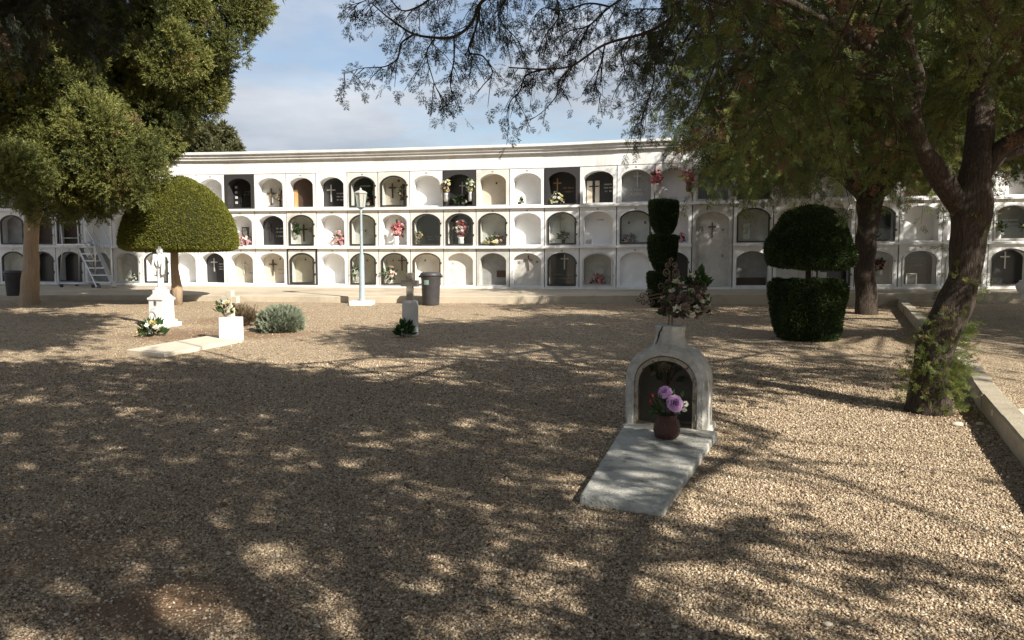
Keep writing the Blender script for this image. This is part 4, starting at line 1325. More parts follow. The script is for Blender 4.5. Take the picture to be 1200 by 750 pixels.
canopy(tC, P, v, rs, M['over'], ptsC, nh=30)
HANG = [  # pixel chains with a depth and an end depth, all hanging from the limbs above
    ([(690, -130), (640, -50), (585, -12), (563, 4), (552, 28), (532, 43), (508, 44), (485, 40), (468, 30), (453, 19), (436, 4)], 4.7, 4.3, .013),
    ([(485, 40), (470, 51), (466, 68), (451, 78), (423, 80), (402, 87)], 4.4, 4.25, .006),
    ([(532, 43), (532, 70), (528, 92), (529, 107), (536, 124)], 4.5, 4.5, .006),
    ([(563, 4), (558, 32), (549, 60), (566, 66), (577, 85), (566, 100), (558, 111)], 4.6, 4.4, .007),
    ([(510, 44), (500, 62), (505, 85), (512, 105), (520, 118)], 4.4, 4.5, .005),
    ([(640, -50), (600, -10), (585, 20), (605, 45), (612, 60)], 4.7, 4.9, .007),
    ([(585, -12), (520, -8), (490, 8), (470, 12), (450, -6), (425, 2), (412, 10)], 4.6, 4.3, .007),
    ([(900, -160), (830, -40), (800, 0), (786, 21), (758, 38), (709, 52), (672, 76), (640, 81), (596, 79)], 5.0, 4.7, .014),
    ([(640, 81), (617, 88), (609, 107), (598, 119), (594, 138), (597, 153)], 4.8, 4.7, .006),
    ([(672, 76), (655, 95), (652, 112), (637, 130), (621, 141)], 4.8, 4.9, .006),
    ([(709, 52), (704, 75), (698, 100), (711, 117)], 4.9, 5.0, .006),
    ([(740, 44), (728, 60), (732, 85), (722, 104)], 5.0, 5.1, .006),
    ([(830, -40), (760, -20), (715, 8), (690, 30), (668, 36), (648, 48)], 5.0, 5.2, .009),
    ([(715, 8), (690, 4), (660, 12), (635, 10), (622, 30)], 5.1, 5.0, .007),
    ([(800, 0), (775, 10), (740, 12), (718, 30)], 5.0, 5.4, .007),
    ([(786, 21), (770, 60), (765, 100), (752, 140), (756, 155)], 5.0, 5.2, .007),
    ([(690, 30), (680, 50), (672, 62), (655, 66)], 5.1, 5.1, .006),
    ([(640, -50), (650, -10), (655, 18), (640, 40), (630, 60)], 4.8, 5.0, .007),
    ([(758, 38), (762, 58), (745, 70), (738, 90)], 5.2, 5.2, .006),
]
rs = np.random.default_rng(31)
br = MB(); hp, hd_, hs, ht = [], [], [], []
for chain, y0_, y1_, r0 in HANG:
    n = len(chain)
    pts = [at(px, py, y0_ + (y1_ - y0_) * i / (n - 1)) for i, (px, py) in enumerate(chain)]
    L2, r2 = smooth_line(pts, [r0 * (1 - .75 * i / (n - 1)) for i in range(n)], 6)
    br.tube(L2, r2, 6)
    A = np.array([tuple(q) for q in L2])
    seg = np.linalg.norm(np.diff(A, axis=0), axis=1); cum = np.concatenate([[0], np.cumsum(seg)]); tot = cum[-1]
    s = .10 if r0 > .01 else .0
    while s < tot:
        p0 = np.array([np.interp(s, cum, A[:, k]) for k in range(3)])
        pxx, pyy, _ = project(p0[None])
        s2 = min(s + .02, tot); tan = np.array([np.interp(s2, cum, A[:, k]) for k in range(3)]) - np.array([np.interp(max(s2 - .04, 0), cum, A[:, k]) for k in range(3)])
        tan /= max(np.linalg.norm(tan), 1e-6)
        frac = s / tot
        for rep in range(1 if pyy[0] < 40 or rs.random() < .62 else 0):
            d0 = tan * .55 + rs.normal(size=3) * np.array([.6, .6, .3]) + np.array([0, 0, -.45])
            d0 /= np.linalg.norm(d0)
            ln_ = rs.uniform(.07, .20) * (1.0 if frac < .8 else .6) * (1.1 if pyy[0] < 40 else .85)
            ns = max(3, int(ln_ / .032))
            pos, dirs = twig_sprays(p0, d0, ln_, ns, rs, .7)
            hp.append(pos); hd_.append(dirs); hs.append(rs.uniform(.6, 1.25, ns) * .105); ht.append(np.clip(.45 + rs.normal(size=ns) * .2, 0, 1))
            br.tube([tuple(p0), tuple(pos[ns // 2]), tuple(pos[-1])], [.0028, .002, .0012], 4, cap=False)
        s += rs.uniform(.018, .042) if r0 < .01 else rs.uniform(.03, .06)
locC = np.array(tC.location)
br.v = [tuple(np.array(v_) - locC) for v_ in br.v]
br.build('hanging_branches', M['twig'], tC)
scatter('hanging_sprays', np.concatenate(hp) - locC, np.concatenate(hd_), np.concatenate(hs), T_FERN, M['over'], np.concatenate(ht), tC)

# --- tree added left of the photographer to cast shade ---------------------------------
tD = thing('juniper_tree', 'near tree added at the left for its shade, dark sprays in the upper left corner', 'tree', (-7.0, 3.0, gz(3.0)))
limb_mesh(tD, 'trunk', [([(-7, 3, -.1), (-6.9, 3.1, 1.4), (-6.9, 3.2, 3.0), (-6.7, 3.4, 4.0)], [.3, .25, .23, .24])], M['bark'], 10, 14, .03)
limbsD = limbs_to((-6.8, 3.3, 3.8), [(-3, 6, 6.2), (-6.5, 7.4, 5.6), (-3.2, 3.2, 6.6), (-8.5, 6, 6.2), (-6.6, 3.6, 8), (-7, 0, 6.2)], .13)
for l in limbsD: limb_mesh(tD, 'limb', [l], M['bark'], 6, 8, .012)
P, v, rs = crown_points((-4.6, 5.9, 6.0), (4.6, 4.6, 2.7), 2100, POLY_L, 25, .9)

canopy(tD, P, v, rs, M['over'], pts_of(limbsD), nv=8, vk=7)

# --- big left cypress ----------------------------------------------------
gL = path_top(35, 347.5)
YL = gL.y; kL = YL / F
tL = thing('cypress_tree', 'massive bushy cypress with a bare tan trunk at the left edge of the path', 'tree', tuple(gL))
def tl_(px, py, dy=0): return at(px, py, YL + dy)
limb_mesh(tL, 'trunk', [([gL + Vector((0, 0, -.2)), tl_(35, 342), tl_(36, 318), tl_(37, 285), tl_(38, 262), tl_(40, 235), tl_(48, 200), tl_(60, 120), tl_(80, 0)], [12.5 * kL, 10 * kL, 8.8 * kL, 8.5 * kL, 8 * kL, 9 * kL, 8 * kL, 7 * kL, 5 * kL])], M['bark2'], 4, 16, .02)
limbsL = limbs_to(tuple(tl_(40, 240)), [tuple(at(*q)) for q in ((165, 150, 14.8), (90, 200, 14), (45, 180, 13.6), (225, 90, 15.2), (250, 30, 15.2), (120, 60, 14.8), (20, 60, 13.4), (180, 200, 14.8))], .1)
for l in limbsL: limb_mesh(tL, 'limb', [l], M['bark'], 6, 8, .012)
LOBES = [(292, -12, 34, 50, 15.2), (264, 38, 40, 55, 15.0), (228, 95, 40, 58, 15.0), (250, 92, 24, 44, 15.8), (193, 144, 34, 46, 15.7), (165, 150, 56, 46, 14.4), (155, 197, 40, 38, 14.2),
         (130, 190, 52, 50, 13.9), (85, 212, 55, 36, 13.6), (45, 180, 52, 42, 13.2), (12, 205, 42, 32, 13.0), (190, 55, 55, 56, 14.6), (125, 80, 65, 60, 14.6), (60, 95, 66, 68, 13.6),
         (5, 120, 55, 60, 13.0), (10, 30, 66, 66, 13.0), (90, 10, 66, 66, 13.8), (175, -20, 66, 56, 14.6), (245, -50, 55, 54, 15.2), (310, -75, 46, 52, 15.4), (100, 150, 48, 42, 13.6),
         (120, 226, 34, 28, 14.0), (100, 232, 40, 26, 14.2), (60, 240, 40, 16, 15.2), (190, -90, 90, 60, 15), (90, -90, 90, 70, 14.4), (280, -140, 80, 70, 15.6), (150, -170, 110, 70, 15), (220, -230, 90, 60, 15.4),
         (60, 200, 60, 50, 15.8), (130, 130, 80, 80, 16.4), (60, 60, 90, 90, 16), (200, 60, 60, 80, 16.4),
         (40, 150, 66, 60, 17.6), (110, 185, 56, 50, 17.8), (0, 130, 66, 66, 17.6), (90, 105, 66, 60, 18.2), (-60, 150, 66, 70, 17.4), (150, 200, 40, 36, 17.6), (150, 155, 62, 50, 18.2), (204, 125, 40, 46, 17.6), (95, 150, 56, 52, 18.2), (170, 110, 56, 50, 17.6),  # rear lobes hidden by the front ones, added to shade the left wall
         (190, -185, 75, 50, 12.0), (115, -175, 80, 50, 11.5), (60, -150, 80, 50, 11.0), (230, -200, 60, 50, 12.6)]  # lobes above the view, added to shade the upper left of the crown
rs = np.random.default_rng(44)
PP, DD, SS, TT = [], [], [], []
for (px, py, rx, ry, Y) in LOBES:
    Y = Y + rs.uniform(-.35, .35); c = np.array(tuple(at(px, py, Y))); k = Y / F
    rx, ry = max(rx - 15, 10), max(ry - 15, 9); rad = np.array([rx * k, min(rx, ry) * k * .9, ry * k])
    vis_l = py > -60
    # each lobe is broken into knobbly tufts
    nk = int((58 if vis_l else 12) * (rx * ry) / 2200) + 10
    kd = norm(rs.normal(size=(nk, 3))); kd[:, 1] -= .3; kd = norm(kd)
    kc = c + kd * rad * rs.uniform(.80, 1.14, (nk, 1)) + rs.normal(size=(nk, 3)) * .04
    tb = .42 + rs.normal() * .08
    for j in range(nk):
        kr = rs.uniform(.08, .24)
        n = int((95 if vis_l else 45) * (kr / .24) ** 1.6) + 12
        u = norm(rs.normal(size=(n, 3)) + kd[j] * .6 + np.array([0, 0, .2]))
        PP.append(kc[j] + u * kr * rs.uniform(.62, 1.0, (n, 1)) * np.array([.95, .95, 1.3])); DD.append(u + kd[j] * .4 + np.array([0, 0, .45]) + rs.normal(size=(n, 3)) * .45)
        SS.append(rs.uniform(.6, 1.3, n) * (.135 if vis_l else .24))
        tk = tb + rs.normal() * .18 + (.33 if rs.random() < .10 else 0)
        TT.append(np.clip(tk + rs.normal(size=n) * .06 + (rs.random(n) < .012) * .4, 0, 1))
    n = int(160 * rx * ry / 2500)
    PP.append(c + norm(rs.normal(size=(n, 3))) * rad * rs.uniform(.1, .62, (n, 1))); DD.append(rs.normal(size=(n, 3))); SS.append(rs.uniform(.8, 1.2, n) * .3); TT.append(np.full(n, .05))  # inner fill tufts, tinted dark to paint shade into the gaps
PP = np.concatenate(PP)
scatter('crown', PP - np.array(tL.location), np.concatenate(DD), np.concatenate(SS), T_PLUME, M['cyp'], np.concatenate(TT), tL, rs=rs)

# --- tree behind the wall --------------------------------------------------
def far_tree(label, px, py, Y, rx, ry, rz, seed, n=60):
    c = np.array(tuple(at(px, py, Y))); rs = np.random.default_rng(seed)
    t = thing('round_tree', label, 'tree', (c[0], c[1], .5))
    m = MB(); m.tube([(0, 0, 0), (.05, 0, c[2] * .5), (0, 0, c[2] - .5)], [.25, .2, .1], 8); m.build('trunk', M['bark'], t, True)
    PP, DD, SS, TT = [], [], [], []
    kd = norm(rs.normal(size=(n, 3))); kc = kd * np.array([rx, ry, rz]) * rs.uniform(.4, .95, (n, 1))
    for j in range(n):
        q_ = 130; u = norm(rs.normal(size=(q_, 3)))
        PP.append(kc[j] + u * rs.uniform(.25, .55) * rs.uniform(.5, 1.1, (q_, 1))); DD.append(u + rs.normal(size=(q_, 3)) * .4); SS.append(rs.uniform(.14, .26, q_)); TT.append(np.clip(.5 + rs.normal() * .15 + rs.normal(size=q_) * .12, 0, 1))
    scatter('crown', np.concatenate(PP) + np.array([0, 0, c[2] - .5]), np.concatenate(DD), np.concatenate(SS), T_TUFT, M['far'], np.concatenate(TT), t, rs=rs)
far_tree('round olive green tree showing above the wall right of the big cypress', 242, 186, 27, 1.55, 1.5, .95, 51)

# ------------------------------------------------------------------ clipped topiary
def prof_surface(prof, n, rs):
    """area-weighted random points and normals on a lathe profile"""
    pr = np.array(prof); seg = np.diff(pr, axis=0); ln = np.linalg.norm(seg, axis=1)
    area = ln * (pr[:-1, 0] + pr[1:, 0]) / 2
    j = rs.choice(len(ln), n, p=area / area.sum()); t = rs.random(n)
    r0, r1 = pr[j, 0], pr[j + 1, 0]
    r = r0 + (r1 - r0) * t; z = pr[j, 1] + seg[j, 1] * t
    a = rs.uniform(0, 2 * math.pi, n)
    nr, nz = seg[j, 1] / ln[j], -seg[j, 0] / ln[j]
    P = np.stack([r * np.cos(a), r * np.sin(a), z], 1); Nv = np.stack([nr * np.cos(a), nr * np.sin(a), nz], 1)
    return P, Nv

def clipped(name, prof, mt, parent, n, seed, leaf=.035, bumps=.02):
    rs = np.random.default_rng(seed)
    P, Nv = prof_surface(prof, n, rs)
    h = np.zeros(n)
    for k in range(5):
        kv = rs.normal(size=3) * 5 * (1 + k * .5); h += np.sin(P @ kv + rs.uniform(0, 6)) / (1 + .4 * k)
    P = P + Nv * (h * bumps * .5 + rs.uniform(-.03, .006, n))[:, None]
    D = Nv + rs.normal(size=(n, 3)) * .6
    ti = np.clip(.5 + h * .06 + rs.normal(size=n) * .18, 0, 1)
    o = scatter(name, P, D, rs.uniform(.7, 1.3, n) * leaf, T_LEAF, M[mt], ti, parent, rs=rs)
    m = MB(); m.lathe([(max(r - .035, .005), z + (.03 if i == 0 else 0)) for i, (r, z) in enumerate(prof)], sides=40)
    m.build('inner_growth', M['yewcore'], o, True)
    return o

g2 = ground(208, 357); k2 = g2.y / F
t = thing('mushroom_topiary', 'bright yellow green clipped dome topiary on a bare trunk at the left', 'topiary', tuple(g2))
zb = at(208, 291, g2.y).z - g2.z; zt = at(208, 207, g2.y).z - g2.z
Rr_ = 65 * k2
prof = [(.02, zb - .05), (Rr_ * .5, zb - .05), (Rr_ * .88, zb - .03), (Rr_ * .98, zb + .01), (Rr_ * 1.0, zb + .06)]
for k in range(1, 13):
    a = k / 12 * math.pi / 2
    prof.append((Rr_ * max(math.cos(a), .004) ** 1.22, zb + .06 + (zt - zb - .06) * math.sin(a)))
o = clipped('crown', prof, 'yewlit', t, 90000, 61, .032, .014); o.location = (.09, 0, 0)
m = MB(); m.tube([(0, 0, -.05), (.0, 0, .3), (-.03, 0, .7), (-.02, 0, zb + .2)], [.10, .085, .075, .08], 14); lumpy(m.build('trunk', M['bark2'], t, True), .02, 14)

g3 = ground(948, 402); g3.y += .42; g3.z = gz(g3.y); g3.x = at(945, 400, g3.y).x; k3 = g3.y / F
t = thing('mushroom_topiary', 'dark green dome topiary above a clipped bucket hedge near the kerb', 'topiary', tuple(g3))
def hz(py): return at(948, py, g3.y).z - g3.z
zb, zt = hz(310), hz(245); Rr_ = 48.5 * k3
prof = [(.02, zb - .02), (Rr_ * .6, zb - .03), (Rr_ * .92, zb), (Rr_ * 1.0, zb + .07)]
for k in range(1, 13):
    a = k / 12 * math.pi / 2
    prof.append((Rr_ * max(math.cos(a), .01) ** .80, zb + .07 + (zt - zb - .07) * math.sin(a)))
clipped('crown', prof, 'yewshade', t, 42000, 62, .034, .035)
m = MB(); m.tube([(0, 0, -.05), (.02, 0, .4), (-.01, 0, zb + .1)], [.05, .04, .035], 10); m.build('trunk', M['bark'], t, True)
zt2 = hz(331)
prof = [(Rr_ * .58, .0), (Rr_ * .66, .06), (Rr_ * .76, zt2 * .45), (Rr_ * .84, zt2 * .90), (Rr_ * .82, zt2), (Rr_ * .5, zt2 + .01), (.02, zt2 + .01)]
clipped('hedge', prof, 'yewshade', t, 42000, 63, .034, .05)

g4 = ground(776, 360); k4 = g4.y / F
t = thing('tiered_topiary', 'slim dark topiary of three stacked cups in front of the wall', 'topiary', tuple(g4))
def h4(py): return at(776, py, g4.y).z - g4.z
for j, (y0_, y1_, rr_) in enumerate(((236, 277, 16.5), (276.5, 320, 17), (319.5, 358, 17.5))):
    a_, b_ = h4(y1_), h4(y0_); r = rr_ * k4; hh = b_ - a_
    pr = [(r * .12, a_), (r * .55, a_ + hh * .12), (r * .85, a_ + hh * .34), (r * .97, a_ + hh * .6), (r, a_ + hh * .93), (r * .95, b_), (r * .5, b_ + .01), (.02, b_ + .012)]
    if j == 2: pr = [(r * .7, 0.0), (r * .85, a_ + hh * .3), (r, a_ + hh * .9), (r * .95, b_), (r * .5, b_ + .01), (.02, b_ + .012)]
    clipped('clipped_tier', pr, 'yewshade', t, 16000, 70 + j, .032, .015)
m = MB(); m.tube([(0, 0, -.05), (0, 0, h4(245))], .035, 8); m.build('trunk', M['bark'], t, True)

# ------------------------------------------------------------------ low shrubs
def shrub(label, px, py, rx, rz, mt, seed, n, leaf=.08, tw=True):
    g_ = ground(px, py); rs = np.random.default_rng(seed)
    t = thing('shrub', label, 'shrub', tuple(g_))
    nk = 46; kd = norm(rs.normal(size=(nk, 3))); kd[:, 2] = np.abs(kd[:, 2])
    kc = kd * np.array([rx, rx * .9, rz]) * rs.uniform(.5, .9, (nk, 1)); kc[:, 2] += .02
    j = rs.integers(0, nk, n); u = norm(rs.normal(size=(n, 3)))
    P = kc[j] + u * .085 * rs.random((n, 1)) ** .5; P[:, 2] = np.maximum(P[:, 2], .005)
    ti = np.clip(.5 + (rs.random(nk)[j] - .5) * .5 + rs.normal(size=n) * .15, 0, 1)
    scatter('foliage', P, kd[j] + u * .7 + np.array([0, 0, .5]), rs.uniform(.6, 1.2, n) * leaf, T_MID, M[mt], ti, t, rs=rs)
    m = MB()
    for k in range(nk): m.tube([(0, 0, -.02), tuple(kc[k] * .5 + np.array([0, 0, .04])), tuple(kc[k])], [.008, .006, .003], 4)
    m.build('stems', M['twig'], t)
    return t
shrub('grey green rounded shrub beside the brown dry bush', 329, 388, .36, .33, 'santo', 81, 5200, .07)
shrub('brown dry thin bush behind the small white block with a cross', 287, 382, .27, .30, 'dry', 82, 1500, .06)

# ------------------------------------------------------------------ niche grave with slab (foreground)
gs = ground(778, 509)
YAW = R(-22.8)
t = thing('niche_grave', 'small weathered white arched grave with glass door, cracked neck and stone slab in the gravel', 'grave', tuple(gs), YAW)
def arch2(wd, hs, ht, n=40, z0=0.0):
    r = wd / 2
    return [(-r, z0)] + [(-r * math.cos(math.pi * j / n), hs + (ht - hs) * math.sin(math.pi * j / n) ** .84) for j in range(n + 1)] + [(r, z0)]
def loft(mb, rings, mi=0, close_first=False, close_last=False):
    n = len(rings[0]); vs = [p for r in rings for p in r]; fs = []
    for i in range(len(rings) - 1):
        for k in range(n):
            kk = (k + 1) % n
            fs.append((i * n + k, i * n + kk, (i + 1) * n + kk, (i + 1) * n + k))
    if close_first: fs.append(tuple(range(n)))
    if close_last: fs.append(tuple(range((len(rings) - 1) * n, len(rings) * n)))
    mb.add(vs, fs, mi)
SW, SD, SHS, SHT = .585, .36, .355, .64
def rg(wd, hs, ht, y, z0=0): return [(x, y, z) for x, z in arch2(wd, hs, ht, z0=z0)]
m = MB()
loft(m, [rg(.455, SHS - .015, SHT - .075, .20), rg(.455, SHS - .015, SHT - .075, .012), rg(.47, SHS - .01, SHT - .068, 0),
         rg(SW - .045, SHS, SHT - .022, 0), rg(SW, SHS, SHT, .03), rg(SW + .012, SHS, SHT + .004, .05), rg(SW, SHS, SHT, .07), rg(SW - .012, SHS, SHT - .008, SD - .02), rg(SW - .05, SHS, SHT - .03, SD)], close_first=False, close_last=True)
body = m.build('body', M['oldwhite'], t, False, .004)
lumpy(body, .004, 14, 2)
m = MB(); m.add(rg(.457, SHS - .015, SHT - .075, .199), [tuple(range(len(rg(.4, .3, .5, 0))))]); m.build('back_plate', M['grey'], t)
m = MB(); m.prism([(-SW / 2 - .03, -.03), (SW / 2 + .03, -.03), (SW / 2 + .012, .05), (-SW / 2 - .012, .05)], -.012, SD + .02); m.build('base', M['oldwhite'], t, False, .008)
fr = MB()
loft(fr, [rg(.448, SHS - .018, SHT - .080, .035, .012), rg(.448, SHS - .018, SHT - .080, .012, .012), rg(.395, SHS - .02, SHT - .108, .012, .04), rg(.395, SHS - .02, SHT - .108, .035, .04)])
door = fr.build('door', M['rust'], t)
m = MB(); m.add(rg(.40, SHS - .02, SHT - .105, .022, .038), [tuple(range(len(rg(.4, .3, .5, 0))))]); m.build('glass_pane', M['dirtyglass'], door)
for z_ in (.14, .34):
    m = MB(); m.tube([(.222, .004, z_ - .022), (.222, .004, z_ + .022)], .008, 8); m.build('hinge', M['rust'], door)
m = MB(); m.lathe([(.150, -.03), (.122, .02), (.108, .07), (.108, .11), (.116, .135), (.112, .15), (.07, .153)], (0, .17, SHT - .015), 10)
nk = m.build('neck', [M['oldwhite'], M['crack']], t, False, .008)
cz = SHT - .015
m = MB(); m.tube([(-.035, .17 - .104, cz + .15), (-.045, .17 - .10, cz + .125), (-.062, .17 - .088, cz + .105), (-.066, .17 - .087, cz + .08), (-.072, .17 - .094, cz + .05), (-.085, .17 - .098, cz + .02)], [.006, .0055, .005, .006, .004, .003], 5)
m.build('crack', M['crack'], t)
# slab in front (part of the grave)
inv = Matrix.Rotation(-YAW, 4, 'Z') @ Matrix.Translation(-gs)
sl = [ground(*q_) for q_ in ((679, 592), (778, 605.5), (841, 514), (733, 503))]
sl = [inv @ p for p in sl]
m = MB(); th = .055
top = [Vector((p.x, p.y, p.z + th)) for p in sl]
m.add([(*p.xy, p.z - .05) for p in sl] + [tuple(p) for p in top], [(0, 1, 2, 3), (4, 5, 6, 7), (0, 1, 5, 4), (1, 2, 6, 5), (2, 3, 7, 6), (3, 0, 4, 7)])
m.build('slab', M['slab'], t, False, .012)

# faded flowers behind the glass
Wm = Matrix.Translation(gs) @ Matrix.Rotation(YAW, 4, 'Z')
bouquet('faded ivory roses behind the dusty glass of the small arched grave', Wm @ Vector((.0, .12, .34)), .26, .18, ['whitepaper'], 7, None, 14, 91, bs=.055)

# iron cross with scrolled ends
def curl(c, r, a0, turns, u, v, n=16):
    c = Vector(c); pts = []
    for k in range(n + 1):
        f = k / n; a = a0 + turns * 2 * math.pi * f; rr_ = r * (1 - .72 * f)
        pts.append(c + u * (rr_ * math.cos(a)) + v * (rr_ * math.sin(a)))
    return pts
top_n = Wm @ Vector((.0, .17, SHT + .135))
t = thing('iron_cross', 'rusty wrought iron cross with curled ends on top of the small arched grave', 'cross', tuple(top_n), YAW)
u, v = Vector((1, 0, 0)), Vector((0, 0, 1))
m = MB(); m.tube([(-.012, 0, -.01), (-.012, 0, .40)], .0055, 6); m.tube([(.012, 0, -.01), (.012, 0, .40)], .0055, 6)
m.build('upright', M['iron'], t)
tilt = R(12)
ur = Vector((math.cos(tilt), 0, math.sin(tilt))); vr = Vector((-math.sin(tilt), 0, math.cos(tilt)))
cc = Vector((0, 0, .235))
m = MB()
for o_ in (-.012, .012): m.tube([cc - ur * .17 + vr * o_, cc + ur * .17 + vr * o_], .0055, 6)
m.build('crossbar', M['iron'], t)
def scrolls(c, out, side):
    m = MB()
    for sg in (-1, 1):
        m.tube(curl(c + out * .02 + side * (sg * .032), .030, math.pi if sg > 0 else math.pi, sg * -1.35, out, side), .0048, 5)
        m.tube(curl(c + out * .072 + side * (sg * .022), .024, math.pi, sg * -1.3, out, side), .0045, 5)
    m.tube(curl(c + out * .11, .018, math.pi, 1.0, out, side), .0045, 5)
    m.build('scroll', M['iron'], t)
scrolls(cc - ur * .14, -ur, vr); scrolls(cc + ur * .14, ur, vr); scrolls(Vector((0, 0, .37)), v, u)
m = MB(); m.tube([cc + ur * (.058 * math.cos(a)) + vr * (.058 * math.sin(a)) for a in np.linspace(0, 2 * math.pi, 25)], .005, 5)
for k in range(4):
    a = math.pi / 4 + k * math.pi / 2; d_ = ur * math.cos(a) + vr * math.sin(a); s_ = ur * -math.sin(a) + vr * math.cos(a)
    m.tube(curl(cc + d_ * .09, .028, math.pi, 1.2, d_, s_), .0045, 5)
m.build('ring', M['iron'], t)
bouquet('withered bouquet of dried roses and leaves tied to the iron grave cross', top_n + Vector((.085, -.05, .05)), .38, .32, ['dried', 'dried', 'dried', 'dried', 'dried', 'whitepaper'], 150, None, 130, 92, None, bs=.034, leaf_len=.07, d_=.16)
bouquet('pale green leafy sprig sticking up from the withered bouquet', top_n + Vector((.19, -.03, .26)), .14, .13, ['yellowf'], 5, None, 36, 93, bs=.03, leaf_len=.08, d_=.1)

# brown pot with two mauve roses
def rose(parent, c, axis, r, seed):
    rs = np.random.default_rng(seed)
    ax = Vector(axis).normalized(); ux = ax.orthogonal().normalized(); uy = ax.cross(ux)
    V, Fq, TI = [], [], []
    for layer, (n, r0, r1, hh, hw) in enumerate(((3, .10, .16, .75, 1.3), (4, .16, .30, .85, 1.1), (5, .22, .55, .82, .85), (6, .28, .82, .66, .7), (7, .32, 1.02, .44, .62))):
        for k in range(n):
            a0 = 2 * math.pi * (k + .37 * layer) / n + rs.normal() * .12; sc = rs.uniform(.9, 1.1); N = 6; off = len(V)
            for i in range(N + 1):
                s = i / N
                for j in range(N + 1):
                    q_ = j / N * 2 - 1; wv = hw * (math.sin(min(1, s * 1.5 + .15) * math.pi / 2)) * (1 - .25 * max(0, s - .7) / .3 * abs(q_))
                    a = a0 + q_ * wv; rr_ = (r0 + (r1 - r0) * s ** 1.3) * sc + .05 * s ** 6 * (layer > 1) + .05 * math.sin(q_ * 6 + layer * 2 + k) * s
                    zz = (hh * (math.sin(s * math.pi * .5)) - .12 * s ** 5 * (layer > 1) - .08 * q_ * q_ * s) * sc - .3
                    V.append(Vector(c) + (ux * math.cos(a) + uy * math.sin(a)) * rr_ * r + ax * zz * r)
                    TI.append(.25 + .6 * s + rs.normal() * .04 - .1 * (layer == 0))
            for i in range(N):
                for j in range(N):
                    b_ = off + i * (N + 1) + j; Fq.append((b_, b_ + 1, b_ + N + 2, b_ + N + 1))
    o = np_mesh('rose', np.array([tuple(p) for p in V]), np.array(Fq), M['purple'], parent, np.clip(np.array(TI), 0, 1))
    o.data.polygons.foreach_set('use_smooth', [True] * len(o.data.polygons))
    return o
pv = Wm @ Vector((.085, -.31, 0)); pv.z = gz(pv.y) + th + .004
t = thing('flower_pot', 'brown textured ceramic pot with two mauve roses on the slab of the small grave', 'flower pot', tuple(pv))
m = MB(); m.lathe([(.062, 0), (.080, .012), (.090, .05), (.088, .085), (.074, .118), (.062, .132), (.066, .150), (.072, .160), (.062, .160), (.052, .13)], sides=32)
pot = m.build('pot', M['terracotta'], t, True); lumpy(pot, .006, 60, 3)
rose(t, (.042, -.045, .245), (.25, -1, .45), .057, 1)
rose(t, (-.022, -.02, .315), (-.45, -.7, .75), .048, 2)
m = MB()
for p1 in ((.042, -.03, .23), (-.022, -.01, .30), (-.10, .0, .26), (.11, .02, .22), (-.075, .02, .19), (.08, -.02, .19)):
    m.tube([(0, 0, .12), (p1[0] * .5, p1[1] * .5, .18), p1], .003, 5)
m.build('stems', M['leafg'], t)
rs = np.random.default_rng(8)
n = 44; Lp = np.stack([rs.uniform(-.09, .09, n), rs.uniform(-.05, .04, n), rs.uniform(.16, .28, n)], 1)
scatter('leaves', Lp, norm(Lp - np.array([0, 0, .15])) + rs.normal(size=(n, 3)) * .5, rs.uniform(.04, .07, n), T_LEAF2, M['leafg'], rs.random(n) * .6, t, rs=rs)
for nb_, bc in ((1, (-.10, 0, .26)), (1, (-.11, -.01, .275)), (1, (-.085, 0, .25)), (1, (-.065, 0, .19)), (1, (-.055, -.01, .205))):
    Bp_ = np.array([bc]) + rs.normal(size=(nb_, 3)) * np.array([.022, .015, .018])
    scatter('berry', Bp_, rs.normal(size=(nb_, 3)), np.full(nb_, .016), T_BLOOM, M['redpink'], np.zeros(nb_), t, rs=rs)
n = 9; Bp_ = np.array([(.105, 0, .215)]) + rs.normal(size=(n, 3)) * np.array([.014, .012, .02])
scatter('small_blossoms', Bp_, rs.normal(size=(n, 3)) + np.array([0, -1, .5]), np.full(n, .024), T_BLOOM, M['whitef'], rs.random(n), t, rs=rs)

# ------------------------------------------------------------------ white monument
gm = ground(196, 382); km = gm.y / F; gm.x = ground(190, 382).x
t = thing('grave_monument', 'tall white stone grave monument with a draped cross on a pedestal beside the topiary trunk', 'grave monument', tuple(gm), R(-20)); t.scale = (.76, .76, .95)
m = MB(); m.box((0, .0, .02), (.56, .50, .09)); m.box((0, 0, .085), (.44, .40, .045)); m.build('base', M['statue'], t, False, .012)
m = MB(); m.box((0, 0, .27), (.36, .32, .33)); m.build('pedestal', M['statue'], t, False, .01)
pd = [(-.20, .43), (.20, .43), (.20, .465), (.15, .475), (.11, .50), (.05, .535), (0, .545), (-.05, .535), (-.11, .50), (-.15, .475), (-.20, .465)]
m = MB(); m.prism(pd, -.18, .18); m.build('pediment', M['statue'], t, False, .008)
m = MB(); m.box((0, 0, .56), (.24, .22, .06)); m.box((0, 0, .61), (.17, .16, .05)); m.build('step', M['statue'], t, False, .01)
m = MB(); m.lathe([(.075, .63), (.062, .66), (.056, .9), (.055, 1.10), (.05, 1.14)], sides=16); m.build('shaft', M['statue'], t, True)
m = MB()
m.box((0, 0, 1.06), (.062, .055, .36)); m.box((-.0, 0, 1.10), (.25, .05, .06))
for c_ in ((0, 1.26), (-.038, 1.225), (.038, 1.225)): m.lathe([(.006, -.04), (.03, -.03), (.04, 0), (.03, .03), (.006, .04)], (c_[0], 0, c_[1]), 12)
m.build('cross', M['statue'], t, False, .006)
